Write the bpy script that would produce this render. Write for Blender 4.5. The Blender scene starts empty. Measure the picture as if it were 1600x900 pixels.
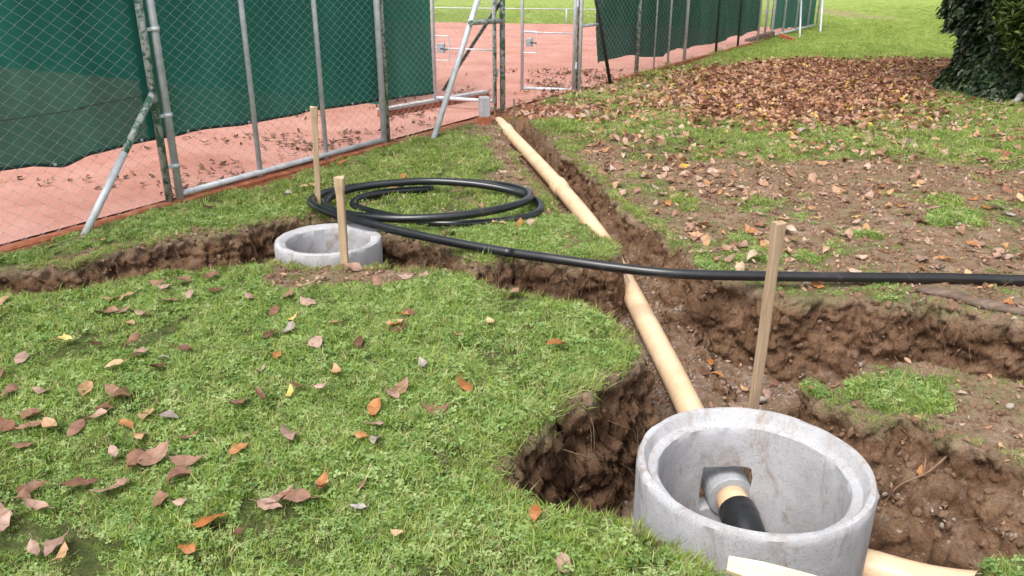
import bpy, bmesh, math, random
import numpy as np
from mathutils import Vector, Matrix

SC = bpy.context.scene
COL = SC.collection
R = math.radians
rnd = random.Random(11)
rng = np.random.default_rng(5)

# ------------------------------------------------------------------ camera
cam_d = bpy.data.cameras.new("camera")
cam = bpy.data.objects.new("camera", cam_d)
COL.objects.link(cam)
cam.location = (0, 0, 1.6)
cam.rotation_euler = (R(90 - 21.4), 0, 0)
cam_d.sensor_width = 36.0
cam_d.lens = 28.69
cam_d.clip_start = 0.05
cam_d.clip_end = 600
SC.camera = cam

# ------------------------------------------------------------------ light: overcast
SUN_EL, SUN_AZ = 58, 215          # azimuth clockwise from +Y: behind the camera, to its left
world = bpy.data.worlds.new("World")
SC.world = world
world.use_nodes = True
wn, wl = world.node_tree.nodes, world.node_tree.links
wn.clear()
sky = wn.new("ShaderNodeTexSky")
sky.sky_type = 'NISHITA'
sky.sun_disc = False
sky.sun_elevation = R(SUN_EL)
sky.sun_rotation = R(SUN_AZ)
sky.dust_density = 4.0
sky.air_density = 1.0
hs = wn.new("ShaderNodeHueSaturation")
hs.inputs['Saturation'].default_value = 0.22     # a grey, clouded sky
bg = wn.new("ShaderNodeBackground")
bg.inputs['Strength'].default_value = 0.15
wo = wn.new("ShaderNodeOutputWorld")
wl.new(sky.outputs[0], hs.inputs['Color'])
wl.new(hs.outputs[0], bg.inputs['Color'])
wl.new(bg.outputs[0], wo.inputs['Surface'])

sd = bpy.data.lights.new("sun", 'SUN')
sd.energy = 1.25
sd.angle = R(22)
sd.color = (1.0, 0.97, 0.93)
sun = bpy.data.objects.new("sun", sd)
COL.objects.link(sun)
sv = Vector((math.sin(R(SUN_AZ)) * math.cos(R(SUN_EL)), math.cos(R(SUN_AZ)) * math.cos(R(SUN_EL)), math.sin(R(SUN_EL))))
sun.rotation_euler = sv.to_track_quat('Z', 'Y').to_euler()

SC.render.engine = 'CYCLES'
SC.view_settings.view_transform = 'Standard'
SC.view_settings.look = 'None'
SC.view_settings.gamma = 1
SC.view_settings.use_curve_mapping = False
SC.view_settings.exposure = 0.92
SC.cycles.max_bounces = 8
SC.cycles.transparent_max_bounces = 12

# ------------------------------------------------------------------ noise (numpy)
def _hash(ix, iy, iz, seed):
    h = (ix.astype(np.int64) * 374761393 + iy.astype(np.int64) * 668265263 + iz.astype(np.int64) * 2147483647 + seed * 974711) & 0xffffffff
    h = ((h ^ (h >> 13)) * 1274126177) & 0xffffffff
    h = (h ^ (h >> 16)) & 0xffffff
    return h / float(0xffffff) * 2 - 1

def noise2(x, y, seed=0):
    ix, iy = np.floor(x), np.floor(y)
    fx, fy = x - ix, y - iy
    fx = fx * fx * (3 - 2 * fx); fy = fy * fy * (3 - 2 * fy)
    z = np.zeros_like(ix)
    a = _hash(ix, iy, z, seed); b = _hash(ix + 1, iy, z, seed)
    c = _hash(ix, iy + 1, z, seed); d = _hash(ix + 1, iy + 1, z, seed)
    return (a + (b - a) * fx) * (1 - fy) + (c + (d - c) * fx) * fy

def noise3(x, y, w, seed=0):
    iz = np.floor(w); fz = w - iz
    fz = fz * fz * (3 - 2 * fz)
    ix, iy = np.floor(x), np.floor(y)
    fx, fy = x - ix, y - iy
    fx = fx * fx * (3 - 2 * fx); fy = fy * fy * (3 - 2 * fy)
    out = []
    for k in (0, 1):
        a = _hash(ix, iy, iz + k, seed); b = _hash(ix + 1, iy, iz + k, seed)
        c = _hash(ix, iy + 1, iz + k, seed); d = _hash(ix + 1, iy + 1, iz + k, seed)
        out.append((a + (b - a) * fx) * (1 - fy) + (c + (d - c) * fx) * fy)
    return out[0] * (1 - fz) + out[1] * fz

def fbm2(x, y, f, n=3, seed=0):
    s, a = 0, 1.0
    for k in range(n):
        s = s + a * noise2(x * f + 17.3 * k, y * f - 9.1 * k, seed + k); f *= 2.03; a *= 0.5
    return s

def fbm3(p, f, n=3, seed=0):
    s, a = 0, 1.0
    for k in range(n):
        s = s + a * noise3(p[:, 0] * f + 5.7 * k, p[:, 1] * f, p[:, 2] * f - 3.3 * k, seed + k); f *= 2.03; a *= 0.5
    return s

def sstep(e0, e1, v):
    t = np.clip((v - e0) / (e1 - e0), 0, 1)
    return t * t * (3 - 2 * t)

def sdist(poly, x, y):
    """signed distance to a polygon, positive inside"""
    best = np.full(x.shape, 1e9); inside = np.zeros(x.shape, bool)
    n = len(poly)
    for i in range(n):
        (ax, ay), (bx, by) = poly[i], poly[(i + 1) % n]
        ex, ey = bx - ax, by - ay
        t = np.clip(((x - ax) * ex + (y - ay) * ey) / (ex * ex + ey * ey), 0, 1)
        best = np.minimum(best, (x - ax - t * ex) ** 2 + (y - ay - t * ey) ** 2)
        c = ((ay > y) != (by > y)) & (x < (bx - ax) * (y - ay) / (by - ay + 1e-12) + ax)
        inside ^= c
    return np.where(inside, 1, -1) * np.sqrt(best)

# ------------------------------------------------------------------ terrain
T_MAIN = [(-.20, 9.25), (-.11, 8.6), (-.01, 7.6), (.17, 6.4), (.41, 5.25), (.63, 4.70), (.62, 4.60), (.55, 4.50), (.46, 4.2), (.43, 3.70), (.49, 3.5), (.54, 3.28), (.54, 2.9),
          (1.2, 2.9), (1.26, 3.1), (1.3, 3.7), (1.2, 4.13), (1.09, 4.28), (1.07, 4.61), (.98, 4.98), (.78, 5.7), (.68, 6.73), (.5, 7.4), (.37, 8.1), (.33, 8.8), (.20, 9.3)]
T_LEFT = [(-3.6, 4.12), (-2.84, 4.33), (-2.53, 4.45), (-2.25, 4.88), (-1.9, 5.02), (-1.63, 5.34), (-1.41, 5.46), (-1.0, 5.32), (-.84, 5.12), (-.33, 4.72), (-.24, 4.42), (0, 4.55),
          (.37, 4.49), (.56, 4.5), (.9, 4.2), (.7, 3.6), (.42, 3.69), (.19, 3.82), (-.14, 4.04), (-.28, 4.23), (-.58, 4.33), (-.78, 4.42), (-1.0, 4.40), (-1.2, 4.42), (-1.42, 4.50), (-1.72, 4.36), (-1.99, 4.31),
          (-2.34, 3.96), (-2.67, 3.95), (-3.6, 3.75)]
T_PIT = [(.54, 3.26), (.49, 3.13), (.38, 3.05), (.27, 2.86), (.12, 2.71), (.05, 2.55), (-.04, 2.37), (-.05, 2.25), (.06, 2.17), (.16, 2.12), (.36, 2.08), (.47, 2.0), (.54, 1.87), (.62, 1.68),
         (.75, 1.4), (1.25, 1.35), (1.36, 1.6), (1.40, 1.86), (1.8, 1.98), (2.9, 2.0), (2.9, 2.3), (2.1, 2.42), (1.87, 2.54), (1.70, 2.70), (1.57, 2.86), (1.36, 2.76), (1.24, 2.98), (1.2, 3.4)]
T_RIGHT = [(1.0, 4.2), (1.09, 4.3), (1.32, 4.15), (1.44, 3.97), (1.82, 3.92), (2.11, 3.84), (2.46, 3.60), (3.8, 3.1), (3.8, 2.6), (2.6, 3.06), (2.28, 3.16), (2.0, 3.20), (1.81, 3.27), (1.55, 3.20), (1.3, 3.02), (.95, 3.3)]
D_BANK = [(.45, 8.4), (1.2, 7.8), (2.2, 7.3), (6.5, 6.8), (6.5, 3.0), (2.4, 3.4), (1.3, 4.0), (1.0, 4.9), (.7, 5.8), (.5, 7.0)]
D_PIPE = [(-.35, 9.2), (.1, 8.4), (.3, 6.4), (.55, 4.9), (.35, 4.75), (.1, 5.4), (-.05, 6.3), (-.3, 7.6)]
D_MOUND = [(1.1, 2.8), (1.5, 3.45), (3.4, 3.3), (3.4, 2.2), (1.6, 2.45)]
D_RING = [(-2.1, 4.2), (-1.7, 4.6), (-.7, 4.65), (-.2, 4.35), (.0, 3.95), (-.6, 4.12), (-1.5, 4.15)]
D_LEFT = [(-3.0, 4.25), (-2.6, 4.65), (-2.3, 5.0), (-1.9, 5.2), (-1.6, 5.35), (-1.85, 4.8), (-2.2, 4.5)]
PILE = [(1.75, 10.6), (2.2, 11.9), (3.4, 14.6), (4.6, 15.6), (8.4, 15.6), (6.2, 11.8), (4.6, 9.9), (3.4, 9.0), (2.5, 9.1)]
FA = np.array([-2.49, 5.74]); FD = np.array([.506, .862]); FD = FD / np.linalg.norm(FD); FN = np.array([FD[1], -FD[0]])

COURT = [tuple(FA + t_ * FD - .06 * FN) for t_ in (-9, 21.6)] + [(8.7, 24.3), (5.25, 25.05), (-2.41, 26.9), (-14, 29.5), (-16, 6)]
def fence_n(x, y):
    return (x - FA[0]) * FN[0] + (y - FA[1]) * FN[1]

def terrain(x, y):
    """height, trench depth mask, bare soil, turf density, leaf litter"""
    base = .014 * fbm2(x, y, .9, 2, 3) + .006 * fbm2(x, y, 4.1, 2, 9)
    far = sstep(20, 60, y)
    base = base + far * .25 * fbm2(x, y, .03, 2, 40)
    base = base - .10 * np.exp(-(((x - 2.0) / .75) ** 2 + ((y - 2.85) / .5) ** 2))
    base = base + .035 * np.exp(-(((x + .5) / 1.4) ** 2 + ((y - 3.2) / .8) ** 2))
    j = .028 * fbm2(x, y, 3.2, 2, 21) + .030 * fbm2(x, y, 9.0, 4, 25)
    def cut(poly, floor, w):
        d = sdist(poly, x, y) + j
        lip = np.minimum(.12, -floor * .45)
        return d, -lip * sstep(0, .045, d) + (floor + lip) * sstep(0.0, 1.0, d / w)
    fl = .022 * fbm2(x, y, 6, 3, 31) + .012 * fbm2(x, y, 24, 2, 33)
    w = .10 + .05 * fbm2(x, y, 2.3, 2, 55)
    px = np.interp(y, [2.8, 3.385, 3.974, 4.863, 5.63, 6.95, 9.1], [.853, .825, .785, .705, .60, .333, -.107])
    d1, z1 = cut(T_MAIN, np.interp(y, [2.6, 3.5, 4.86, 5.7, 7, 9.2], [-.47, -.42, -.345, -.265, -.17, -.10]) - .15 * sstep(.06, .16, x - px) * sstep(5.0, 6.5, y), w * np.interp(y, [4, 7], [1.1, .9]) * np.where(x > np.interp(y, [2.8, 4, 5.6, 7, 9], [.9, .85, .65, .37, -.05]), np.interp(y, [3.4, 4.2, 5.8, 7], [2.0, 3.0, 1.6, .8]), 1.0))
    d2, z2 = cut(T_LEFT, np.interp(x, [-3.5, -2.4, -1.9, -1.5, 0, .6], [-.20, -.24, -.32, -.42, -.40, -.40]), w * np.interp(x, [-2.2, -1.5, -.9, -.6, -.2], [1.3, 1.0, 1.0, 2.0, .9]))
    d3, z3 = cut(T_PIT, np.interp(x, [.3, .9, 1.3, 1.6], [-.62, -.60, -.48, -.42]), np.where((x > 1.2) & (y > 2.2), .40, w * .85))
    d4, z4 = cut(T_RIGHT, np.interp(x, [1.2, 2.5], [-.45, -.40]), w * 1.3)
    zt = np.minimum(np.minimum(z1, z2), np.minimum(z3, z4))
    d = np.maximum(np.maximum(d1, d2), np.maximum(d3, d4))
    depth = np.clip(-zt / .3, 0, 1)
    z = base + zt + fl * sstep(.0, .12, -zt)
    # bare soil and turf
    soil = sstep(-.035, .02, d + .012 * fbm2(x, y, 30, 2, 61))
    g = np.ones_like(x)
    n1 = fbm2(x, y, 2.6, 3, 71); n2 = fbm2(x, y, 8.0, 3, 75)
    def patch(poly, amount, soft=.25):
        m = sstep(-soft, soft, sdist(poly, x, y) + .18 * n1)
        return m * sstep(-.7, .7, n2 * .5 + n1 * .7 + amount)
    dirt = np.maximum(patch(D_BANK, .62, .6), .7 * sstep(.25, .85, n1 * .6 + n2 * .7) * sstep(9.5, 8, y) * sstep(4.2, 4.8, y))
    for a in (patch(D_PIPE, .75, .2), patch(D_MOUND, .9, .12), patch(D_RING, -.05, .15), patch(D_LEFT, .5, .1)):
        dirt = np.maximum(dirt, a)
    tuft = np.exp(-(((x - 1.62) / .24) ** 2 + ((y - 3.02) / .24) ** 2))
    dirt = dirt * (1 - .8 * sstep(.25, .75, tuft + .3 * n2))
    mud = np.exp(-(((x - 12.5) / 1.2) ** 2 + ((y - 32) / 5) ** 2)); dirt = np.maximum(dirt, .75 * sstep(.3, .7, mud + .2 * n1))
    fn = fence_n(x, y)
    clay = (1 - sstep(.04, .20, fn + .06 * n1 + .03 * n2)) * sstep(-2.0, -1.0, fn) * sstep(21, 19, y)
    clay = np.maximum(clay, (1 - sstep(.5, .95, np.hypot((x - .2) / 1.2, (y - 9.9) / 1.1) + .2 * n1)))
    litter = sstep(-.3, .7, sdist(PILE, x, y) + .3 * n1)
    thin = sstep(-.1, .8, fbm2(x, y, 5.0, 4, 81)) * .72
    court = sdist(COURT, x, y)
    z = z - .07 * sstep(.05, .30, court)
    far_thin = 1 - sstep(24, 46, y)
    g = far_thin * (court < -.02) * (1 - soil) * (1 - dirt) * (1 - clay) * (1 - .85 * litter) * (1 - thin)
    return z, depth, np.maximum(soil, dirt * .97), g, litter, clay, d

def gz(x, y):
    return terrain(np.atleast_1d(np.asarray(x, float)), np.atleast_1d(np.asarray(y, float)))[0]

# ------------------------------------------------------------------ materials
def new_mat(name):
    m = bpy.data.materials.new(name); m.use_nodes = True
    nt = m.node_tree; nt.nodes.clear()
    out = nt.nodes.new("ShaderNodeOutputMaterial")
    b = nt.nodes.new("ShaderNodeBsdfPrincipled")
    nt.links.new(b.outputs[0], out.inputs['Surface'])
    return m, nt, b, out

class G:
    """short node-building helper"""
    def __init__(s, nt):
        s.nt = nt
        s.tc = nt.nodes.new("ShaderNodeTexCoord")
    def link(s, a, b): s.nt.links.new(a, b)
    def noise(s, scale, detail=4, rough=.55, vec=None, stretch=None, dist=0):
        n = s.nt.nodes.new("ShaderNodeTexNoise")
        n.inputs['Scale'].default_value = scale; n.inputs['Detail'].default_value = detail
        n.inputs['Roughness'].default_value = rough; n.inputs['Distortion'].default_value = dist
        v = vec or s.tc.outputs['Object']
        if stretch:
            mp = s.nt.nodes.new("ShaderNodeMapping"); mp.inputs['Scale'].default_value = stretch
            s.link(v, mp.inputs['Vector']); v = mp.outputs[0]
        s.link(v, n.inputs['Vector'])
        return n.outputs['Fac']
    def ramp(s, fac, stops):
        r = s.nt.nodes.new("ShaderNodeValToRGB")
        el = r.color_ramp.elements
        while len(el) < len(stops): el.new(.5)
        for e, (p, c) in zip(el, stops):
            e.position = p; e.color = (c[0], c[1], c[2], 1) if not isinstance(c, (int, float)) else (c, c, c, 1)
        s.link(fac, r.inputs[0]); return r.outputs[0]
    def mix(s, fac, a, b, mode='MIX'):
        m = s.nt.nodes.new("ShaderNodeMix"); m.data_type = 'RGBA'; m.blend_type = mode
        for sock, v in ((m.inputs[0], fac), (m.inputs[6], a), (m.inputs[7], b)):
            if isinstance(v, (int, float)): sock.default_value = v
            elif isinstance(v, tuple): sock.default_value = (v[0], v[1], v[2], 1)
            else: s.link(v, sock)
        return m.outputs[2]
    def math(s, op, a, b=0.0):
        m = s.nt.nodes.new("ShaderNodeMath"); m.operation = op
        for sock, v in ((m.inputs[0], a), (m.inputs[1], b)):
            if isinstance(v, (int, float)): sock.default_value = v
            else: s.link(v, sock)
        return m.outputs[0]
    def attr(s, name):
        a = s.nt.nodes.new("ShaderNodeAttribute"); a.attribute_name = name; return a.outputs['Fac']
    def rand(s):
        return s.nt.nodes.new("ShaderNodeObjectInfo").outputs['Random']
    def bump(s, h, strength, dist, bsdf, prev=None):
        b = s.nt.nodes.new("ShaderNodeBump"); b.inputs['Strength'].default_value = strength; b.inputs['Distance'].default_value = dist
        s.link(h, b.inputs['Height'])
        if prev: s.link(prev, b.inputs['Normal'])
        s.link(b.outputs[0], bsdf.inputs['Normal']); return b.outputs[0]

def mat_ground():
    m, nt, b, _ = new_mat("ground"); g = G(nt)
    big = g.noise(3.5, 5, .6); mid = g.noise(18, 6, .65); fine = g.noise(95, 5, .7); broad = g.noise(.5, 3, .5)
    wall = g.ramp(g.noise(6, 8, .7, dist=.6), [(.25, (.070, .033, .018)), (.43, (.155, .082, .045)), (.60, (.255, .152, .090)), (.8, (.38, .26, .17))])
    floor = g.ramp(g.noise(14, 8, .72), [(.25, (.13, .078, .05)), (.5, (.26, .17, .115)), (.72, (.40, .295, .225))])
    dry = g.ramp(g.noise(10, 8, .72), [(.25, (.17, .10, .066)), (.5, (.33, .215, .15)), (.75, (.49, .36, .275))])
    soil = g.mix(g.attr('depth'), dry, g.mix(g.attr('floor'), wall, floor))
    moss = g.math('MULTIPLY', g.ramp(g.noise(3.2, 7, .75), [(.44, 0.0), (.60, 1.0)]), g.math('SUBTRACT', 1.0, g.attr('depth')))
    soil = g.mix(g.math('MULTIPLY', moss, .6), soil, g.ramp(g.noise(40, 5, .7), [(.3, (.11, .11, .04)), (.6, (.22, .22, .085))]))
    stone = g.ramp(g.noise(60, 3, .5), [(.66, 0.0), (.72, 1.0)])
    soil = g.mix(g.math('MULTIPLY', stone, .5), soil, (.36, .32, .29))
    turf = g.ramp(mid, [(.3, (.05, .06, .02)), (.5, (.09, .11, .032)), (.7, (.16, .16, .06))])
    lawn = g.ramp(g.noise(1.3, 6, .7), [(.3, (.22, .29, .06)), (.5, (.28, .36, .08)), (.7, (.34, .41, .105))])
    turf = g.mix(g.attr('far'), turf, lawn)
    litter = g.ramp(g.noise(22, 5, .7), [(.3, (.075, .032, .018)), (.5, (.18, .085, .045)), (.7, (.30, .16, .09))])
    clay = g.ramp(g.noise(12, 6, .7), [(.3, (.20, .075, .04)), (.5, (.34, .14, .075)), (.7, (.42, .20, .12))])
    c = g.mix(g.attr('soil'), turf, soil)
    c = g.mix(g.attr('litter'), c, litter)
    c = g.mix(g.math('MULTIPLY', g.attr('clay'), g.math('SUBTRACT', 1.0, g.attr('depth'))), c, clay)
    c = g.mix(.65, c, g.ramp(fine, [(.3, .40), (.7, 1.25)]), 'MULTIPLY')
    g.link(c, b.inputs['Base Color'])
    b.inputs['Roughness'].default_value = .95; b.inputs['Specular IOR Level'].default_value = .2
    p = g.bump(mid, 1.0, .03, b); p = g.bump(fine, 1.0, .010, b, p); g.bump(g.noise(260, 3, .6), .8, .003, b, p)
    return m

def mat_simple(name, stops, scale, rough=.7, bump=.2, bdist=.003, detail=6, stretch=None, spec=.4, metal=0, bscale=None):
    m, nt, b, _ = new_mat(name); g = G(nt)
    n = g.noise(scale, detail, .65, stretch=stretch)
    g.link(g.ramp(n, stops), b.inputs['Base Color'])
    b.inputs['Roughness'].default_value = rough; b.inputs['Specular IOR Level'].default_value = spec; b.inputs['Metallic'].default_value = metal
    if bump: g.bump(g.noise(bscale or scale * 3, 5, .6, stretch=stretch), bump, bdist, b)
    return m

def mat_leafy(name, stops, trans=.35, rough=.6, hue_noise=None, spec=.3):
    """thin leaf or blade, colour varying from piece to piece, some light passing through"""
    m, nt, b, out = new_mat(name); g = G(nt)
    c = g.ramp(g.rand(), stops)
    if hue_noise:
        c = g.mix(.8, c, g.ramp(g.noise(hue_noise, 6, .7), [(.3, .40), (.5, .95), (.7, 1.3)]), 'MULTIPLY')
        g.bump(g.noise(hue_noise * 4, 3, .6), .5, .003, b)
    g.link(c, b.inputs['Base Color'])
    b.inputs['Roughness'].default_value = rough; b.inputs['Specular IOR Level'].default_value = spec
    t = nt.nodes.new("ShaderNodeBsdfTranslucent"); g.link(c, t.inputs['Color'])
    mx = nt.nodes.new("ShaderNodeMixShader"); mx.inputs[0].default_value = trans
    g.link(b.outputs[0], mx.inputs[1]); g.link(t.outputs[0], mx.inputs[2]); g.link(mx.outputs[0], out.inputs['Surface'])
    return m

def mat_concrete():
    m, nt, b, _ = new_mat("concrete"); g = G(nt)
    base = g.ramp(g.noise(5, 7, .65), [(.3, (.34, .335, .34)), (.5, (.42, .415, .43)), (.7, (.49, .49, .515))])
    pores = g.ramp(g.noise(130, 3, .6), [(.34, .45), (.44, 1.0)])
    c = g.mix(.45, base, pores, 'MULTIPLY')
    dirt = g.ramp(g.noise(9, 8, .75, stretch=(1, 1, .45), dist=.8), [(.50, 0.0), (.66, 1.0)])
    c = g.mix(g.math('MULTIPLY', dirt, .8), c, (.25, .185, .14))
    spot = g.ramp(g.noise(32, 4, .7, dist=.5), [(.70, 0.0), (.73, 1.0)])
    c = g.mix(g.math('MULTIPLY', spot, .8), c, (.16, .105, .075))
    white = g.ramp(g.noise(17, 6, .7), [(.62, 0.0), (.72, 1.0)])
    c = g.mix(g.math('MULTIPLY', white, .45), c, (.60, .60, .62))
    g.link(c, b.inputs['Base Color']); b.inputs['Roughness'].default_value = .85
    p = g.bump(g.noise(140, 4, .6), .5, .003, b); g.bump(g.noise(14, 6, .7), .5, .008, b, p)
    return m

def mat_screen(name, gap, k=1.0):
    m, nt, b, out = new_mat(name); g = G(nt)
    c = g.ramp(g.noise(2.2, 5, .6, stretch=(1, 1, .35)), [(.3, (.010 * k, .090 * k, .066 * k)), (.5, (.016 * k, .130 * k, .096 * k)), (.72, (.030 * k + .01 * (1 - k), .180 * k, .134 * k))])
    g.link(c, b.inputs['Base Color']); b.inputs['Roughness'].default_value = .75; b.inputs['Specular IOR Level'].default_value = .25
    g.bump(g.noise(240, 2, .5), .3, .002, b)
    t = nt.nodes.new("ShaderNodeBsdfTranslucent"); g.link(c, t.inputs['Color'])
    m1 = nt.nodes.new("ShaderNodeMixShader"); m1.inputs[0].default_value = .3
    g.link(b.outputs[0], m1.inputs[1]); g.link(t.outputs[0], m1.inputs[2])
    tr = nt.nodes.new("ShaderNodeBsdfTransparent")
    m2 = nt.nodes.new("ShaderNodeMixShader"); m2.inputs[0].default_value = gap        # open weave
    g.link(m1.outputs[0], m2.inputs[1]); g.link(tr.outputs[0], m2.inputs[2]); g.link(m2.outputs[0], out.inputs['Surface'])
    return m

def mat_peeling():
    m, nt, b, _ = new_mat("peeling_green_paint"); g = G(nt)
    paint = g.ramp(g.noise(8, 4, .6), [(.3, (.035, .10, .065)), (.7, (.07, .17, .11))])
    zinc = g.ramp(g.noise(30, 4, .6), [(.3, (.30, .31, .30)), (.7, (.48, .49, .48))])
    f = g.ramp(g.noise(16, 6, .7, dist=1.0), [(.46, 0.0), (.52, 1.0)])
    g.link(g.mix(f, paint, zinc), b.inputs['Base Color']); b.inputs['Roughness'].default_value = .55
    g.bump(f, .4, .002, b)
    return m

def mat_clay():
    m, nt, b, _ = new_mat("red_clay"); g = G(nt)
    c = g.ramp(g.noise(1.3, 9, .7, dist=.6), [(.25, (.33, .135, .10)), (.45, (.44, .21, .165)), (.62, (.50, .265, .215)), (.8, (.56, .33, .275))])
    damp = g.ramp(g.noise(.55, 5, .6), [(.52, 0.0), (.68, 1.0)])
    c = g.mix(g.math('MULTIPLY', damp, .35), c, (.31, .125, .085))
    c = g.mix(.55, c, g.ramp(g.noise(55, 6, .75), [(.3, .62), (.55, 1.06)]), 'MULTIPLY')
    g.link(c, b.inputs['Base Color']); b.inputs['Roughness'].default_value = .95; b.inputs['Specular IOR Level'].default_value = .15
    p = g.bump(g.noise(9, 6, .7), .5, .012, b); g.bump(g.noise(80, 4, .7), .6, .004, b, p)
    return m

def mat_orange():
    m, nt, b, _ = new_mat("orange_pvc"); g = G(nt)
    c = g.ramp(g.noise(7, 6, .6), [(.3, (.66, .43, .255)), (.5, (.74, .52, .325)), (.7, (.79, .58, .385))])
    mud = g.ramp(g.noise(6, 9, .75, dist=1.2), [(.60, 0.0), (.74, 1.0)])
    c = g.mix(g.math('MULTIPLY', mud, .6), c, (.28, .19, .13))
    c = g.mix(.5, c, g.ramp(g.noise(70, 3, .6), [(.3, .7), (.5, 1.0)]), 'MULTIPLY')
    g.link(c, b.inputs['Base Color']); b.inputs['Specular IOR Level'].default_value = .4
    g.link(g.math('ADD', g.math('MULTIPLY', mud, .4), .4), b.inputs['Roughness'])
    g.bump(g.noise(45, 4, .6), .12, .002, b)
    return m

M = dict(
    ground=mat_ground(), concrete=mat_concrete(), screen=mat_screen("green_screen_fabric", .012), darkscreen=mat_screen("dark_green_screen_fabric", .02, .6), openscreen=mat_screen("open_weave_screen_fabric", .04), peeling=mat_peeling(),
    zinc=mat_simple("galvanised_steel", [(.3, (.40, .42, .44)), (.5, (.53, .55, .58)), (.7, (.64, .66, .69))], 14, .5, .1, .001, spec=.5, metal=.15),
    wire=mat_simple("galvanised_wire", [(.3, (.48, .52, .52)), (.7, (.66, .70, .70))], 9, .5, 0, spec=.5),
    darkpaint=mat_simple("dark_green_paint", [(.3, (.022, .045, .035)), (.7, (.05, .085, .065))], 20, .5, .15, .001),
    darksteel=mat_simple("dark_steel", [(.3, (.018, .022, .024)), (.7, (.05, .055, .055))], 18, .5, .1, .001),
    hem=mat_simple("dark_green_webbing", [(.3, (.006, .028, .022)), (.7, (.012, .045, .034))], 30, .8, .2, .001),
    clay=mat_clay(),
    kerb=mat_simple("rust_stained_kerb", [(.3, (.20, .055, .025)), (.5, (.33, .105, .05)), (.7, (.44, .18, .10))], 11, .9, .5, .006),
    orange=mat_orange(),
    black=mat_simple("black_polyethylene", [(.35, (.006, .007, .009)), (.6, (.014, .015, .018)), (.8, (.05, .045, .04))], 9, .30, .15, .001, spec=.6),
    muddy=mat_simple("muddy_black_polyethylene", [(.35, (.009, .009, .010)), (.60, (.018, .017, .018)), (.80, (.12, .095, .075))], 8, .33, .15, .001, spec=.6),
    blackrubber=mat_simple("black_plastic", [(.3, (.008, .009, .01)), (.7, (.02, .021, .024))], 20, .32, .05, .001, spec=.5),
    greypvc=mat_simple("grey_sleeve", [(.3, (.28, .29, .30)), (.7, (.42, .43, .45))], 18, .55, .2, .001),
    wood=mat_simple("raw_timber", [(.25, (.28, .20, .125)), (.45, (.43, .31, .195)), (.6, (.50, .37, .235)), (.78, (.56, .44, .30))], 9, .75, .3, .002, stretch=(5, 5, .35)),
    greywood=mat_simple("dirty_timber", [(.25, (.20, .135, .085)), (.45, (.36, .25, .16)), (.6, (.42, .30, .195)), (.78, (.48, .37, .26))], 9, .8, .35, .002, stretch=(5, 5, .35)),
    oldwood=mat_simple("weathered_wood", [(.25, (.07, .045, .032)), (.5, (.13, .088, .066)), (.75, (.22, .16, .125))], 12, .85, .5, .004, stretch=(.5, 3, 3)),
    palewood=mat_simple("fresh_sawn_timber", [(.25, (.62, .44, .23)), (.5, (.74, .58, .35)), (.75, (.80, .68, .47))], 10, .7, .2, .002, stretch=(.4, 4, 4)),
    stone=mat_simple("stone", [(.3, (.22, .18, .145)), (.5, (.33, .28, .23)), (.7, (.43, .38, .33))], 16, .85, .4, .004),
    clod=mat_simple("soil_clod", [(.25, (.095, .05, .028)), (.5, (.21, .122, .073)), (.75, (.36, .245, .165))], 14, .95, .6, .006, bscale=50),
    gravel=mat_simple("gravel", [(.3, (.17, .13, .10)), (.5, (.27, .22, .18)), (.7, (.38, .33, .285))], 5, .85, .3, .002, bscale=60),
    root=mat_simple("root", [(.3, (.13, .075, .045)), (.7, (.30, .20, .13))], 25, .85, .3, .001),
    bark=mat_simple("bark", [(.3, (.055, .040, .028)), (.5, (.11, .085, .06)), (.7, (.20, .165, .12))], 7, .9, .9, .02, stretch=(1.6, 1.6, .4)),
    paleroot=mat_simple("pale_root", [(.3, (.33, .29, .27)), (.7, (.62, .58, .57))], 10, .85, .6, .01),
    lock=mat_simple("lock_steel", [(.3, (.30, .34, .38)), (.7, (.50, .54, .58))], 10, .4, .1, .001, metal=.5),
    grass=mat_leafy("grass_blades", [(0, (.14, .23, .036)), (.3, (.22, .33, .054)), (.6, (.315, .425, .084)), (.85, (.43, .51, .15)), (1, (.55, .54, .28))], .35, .5),
    clover=mat_leafy("clover_leaves", [(0, (.16, .27, .075)), (.5, (.24, .36, .11)), (1, (.36, .46, .18))], .3, .5),
    straw=mat_leafy("dry_grass", [(0, (.30, .25, .13)), (.5, (.40, .33, .18)), (1, (.24, .22, .09))], .2, .7),
    fargrass=mat_leafy("lawn_grass", [(0, (.25, .33, .075)), (.5, (.33, .42, .10)), (1, (.41, .48, .14))], .35, .55),
    ivy=mat_leafy("ivy_leaves", [(0, (.022, .040, .020)), (.4, (.036, .065, .028)), (.8, (.060, .095, .036)), (1, (.12, .13, .05))], .15, .35, spec=.5),
    needle=mat_leafy("bush_leaves", [(0, (.035, .065, .014)), (.5, (.07, .11, .022)), (1, (.14, .17, .04))], .25, .5),
    litter=mat_leafy("fallen_leaf_mix", [(0, (.12, .05, .028)), (.2, (.25, .105, .06)), (.4, (.34, .16, .095)), (.6, (.42, .24, .165)), (.78, (.45, .22, .10)), (.92, (.56, .40, .29)), (.985, (.62, .42, .08))], .2, .7, 18),
)
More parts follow.
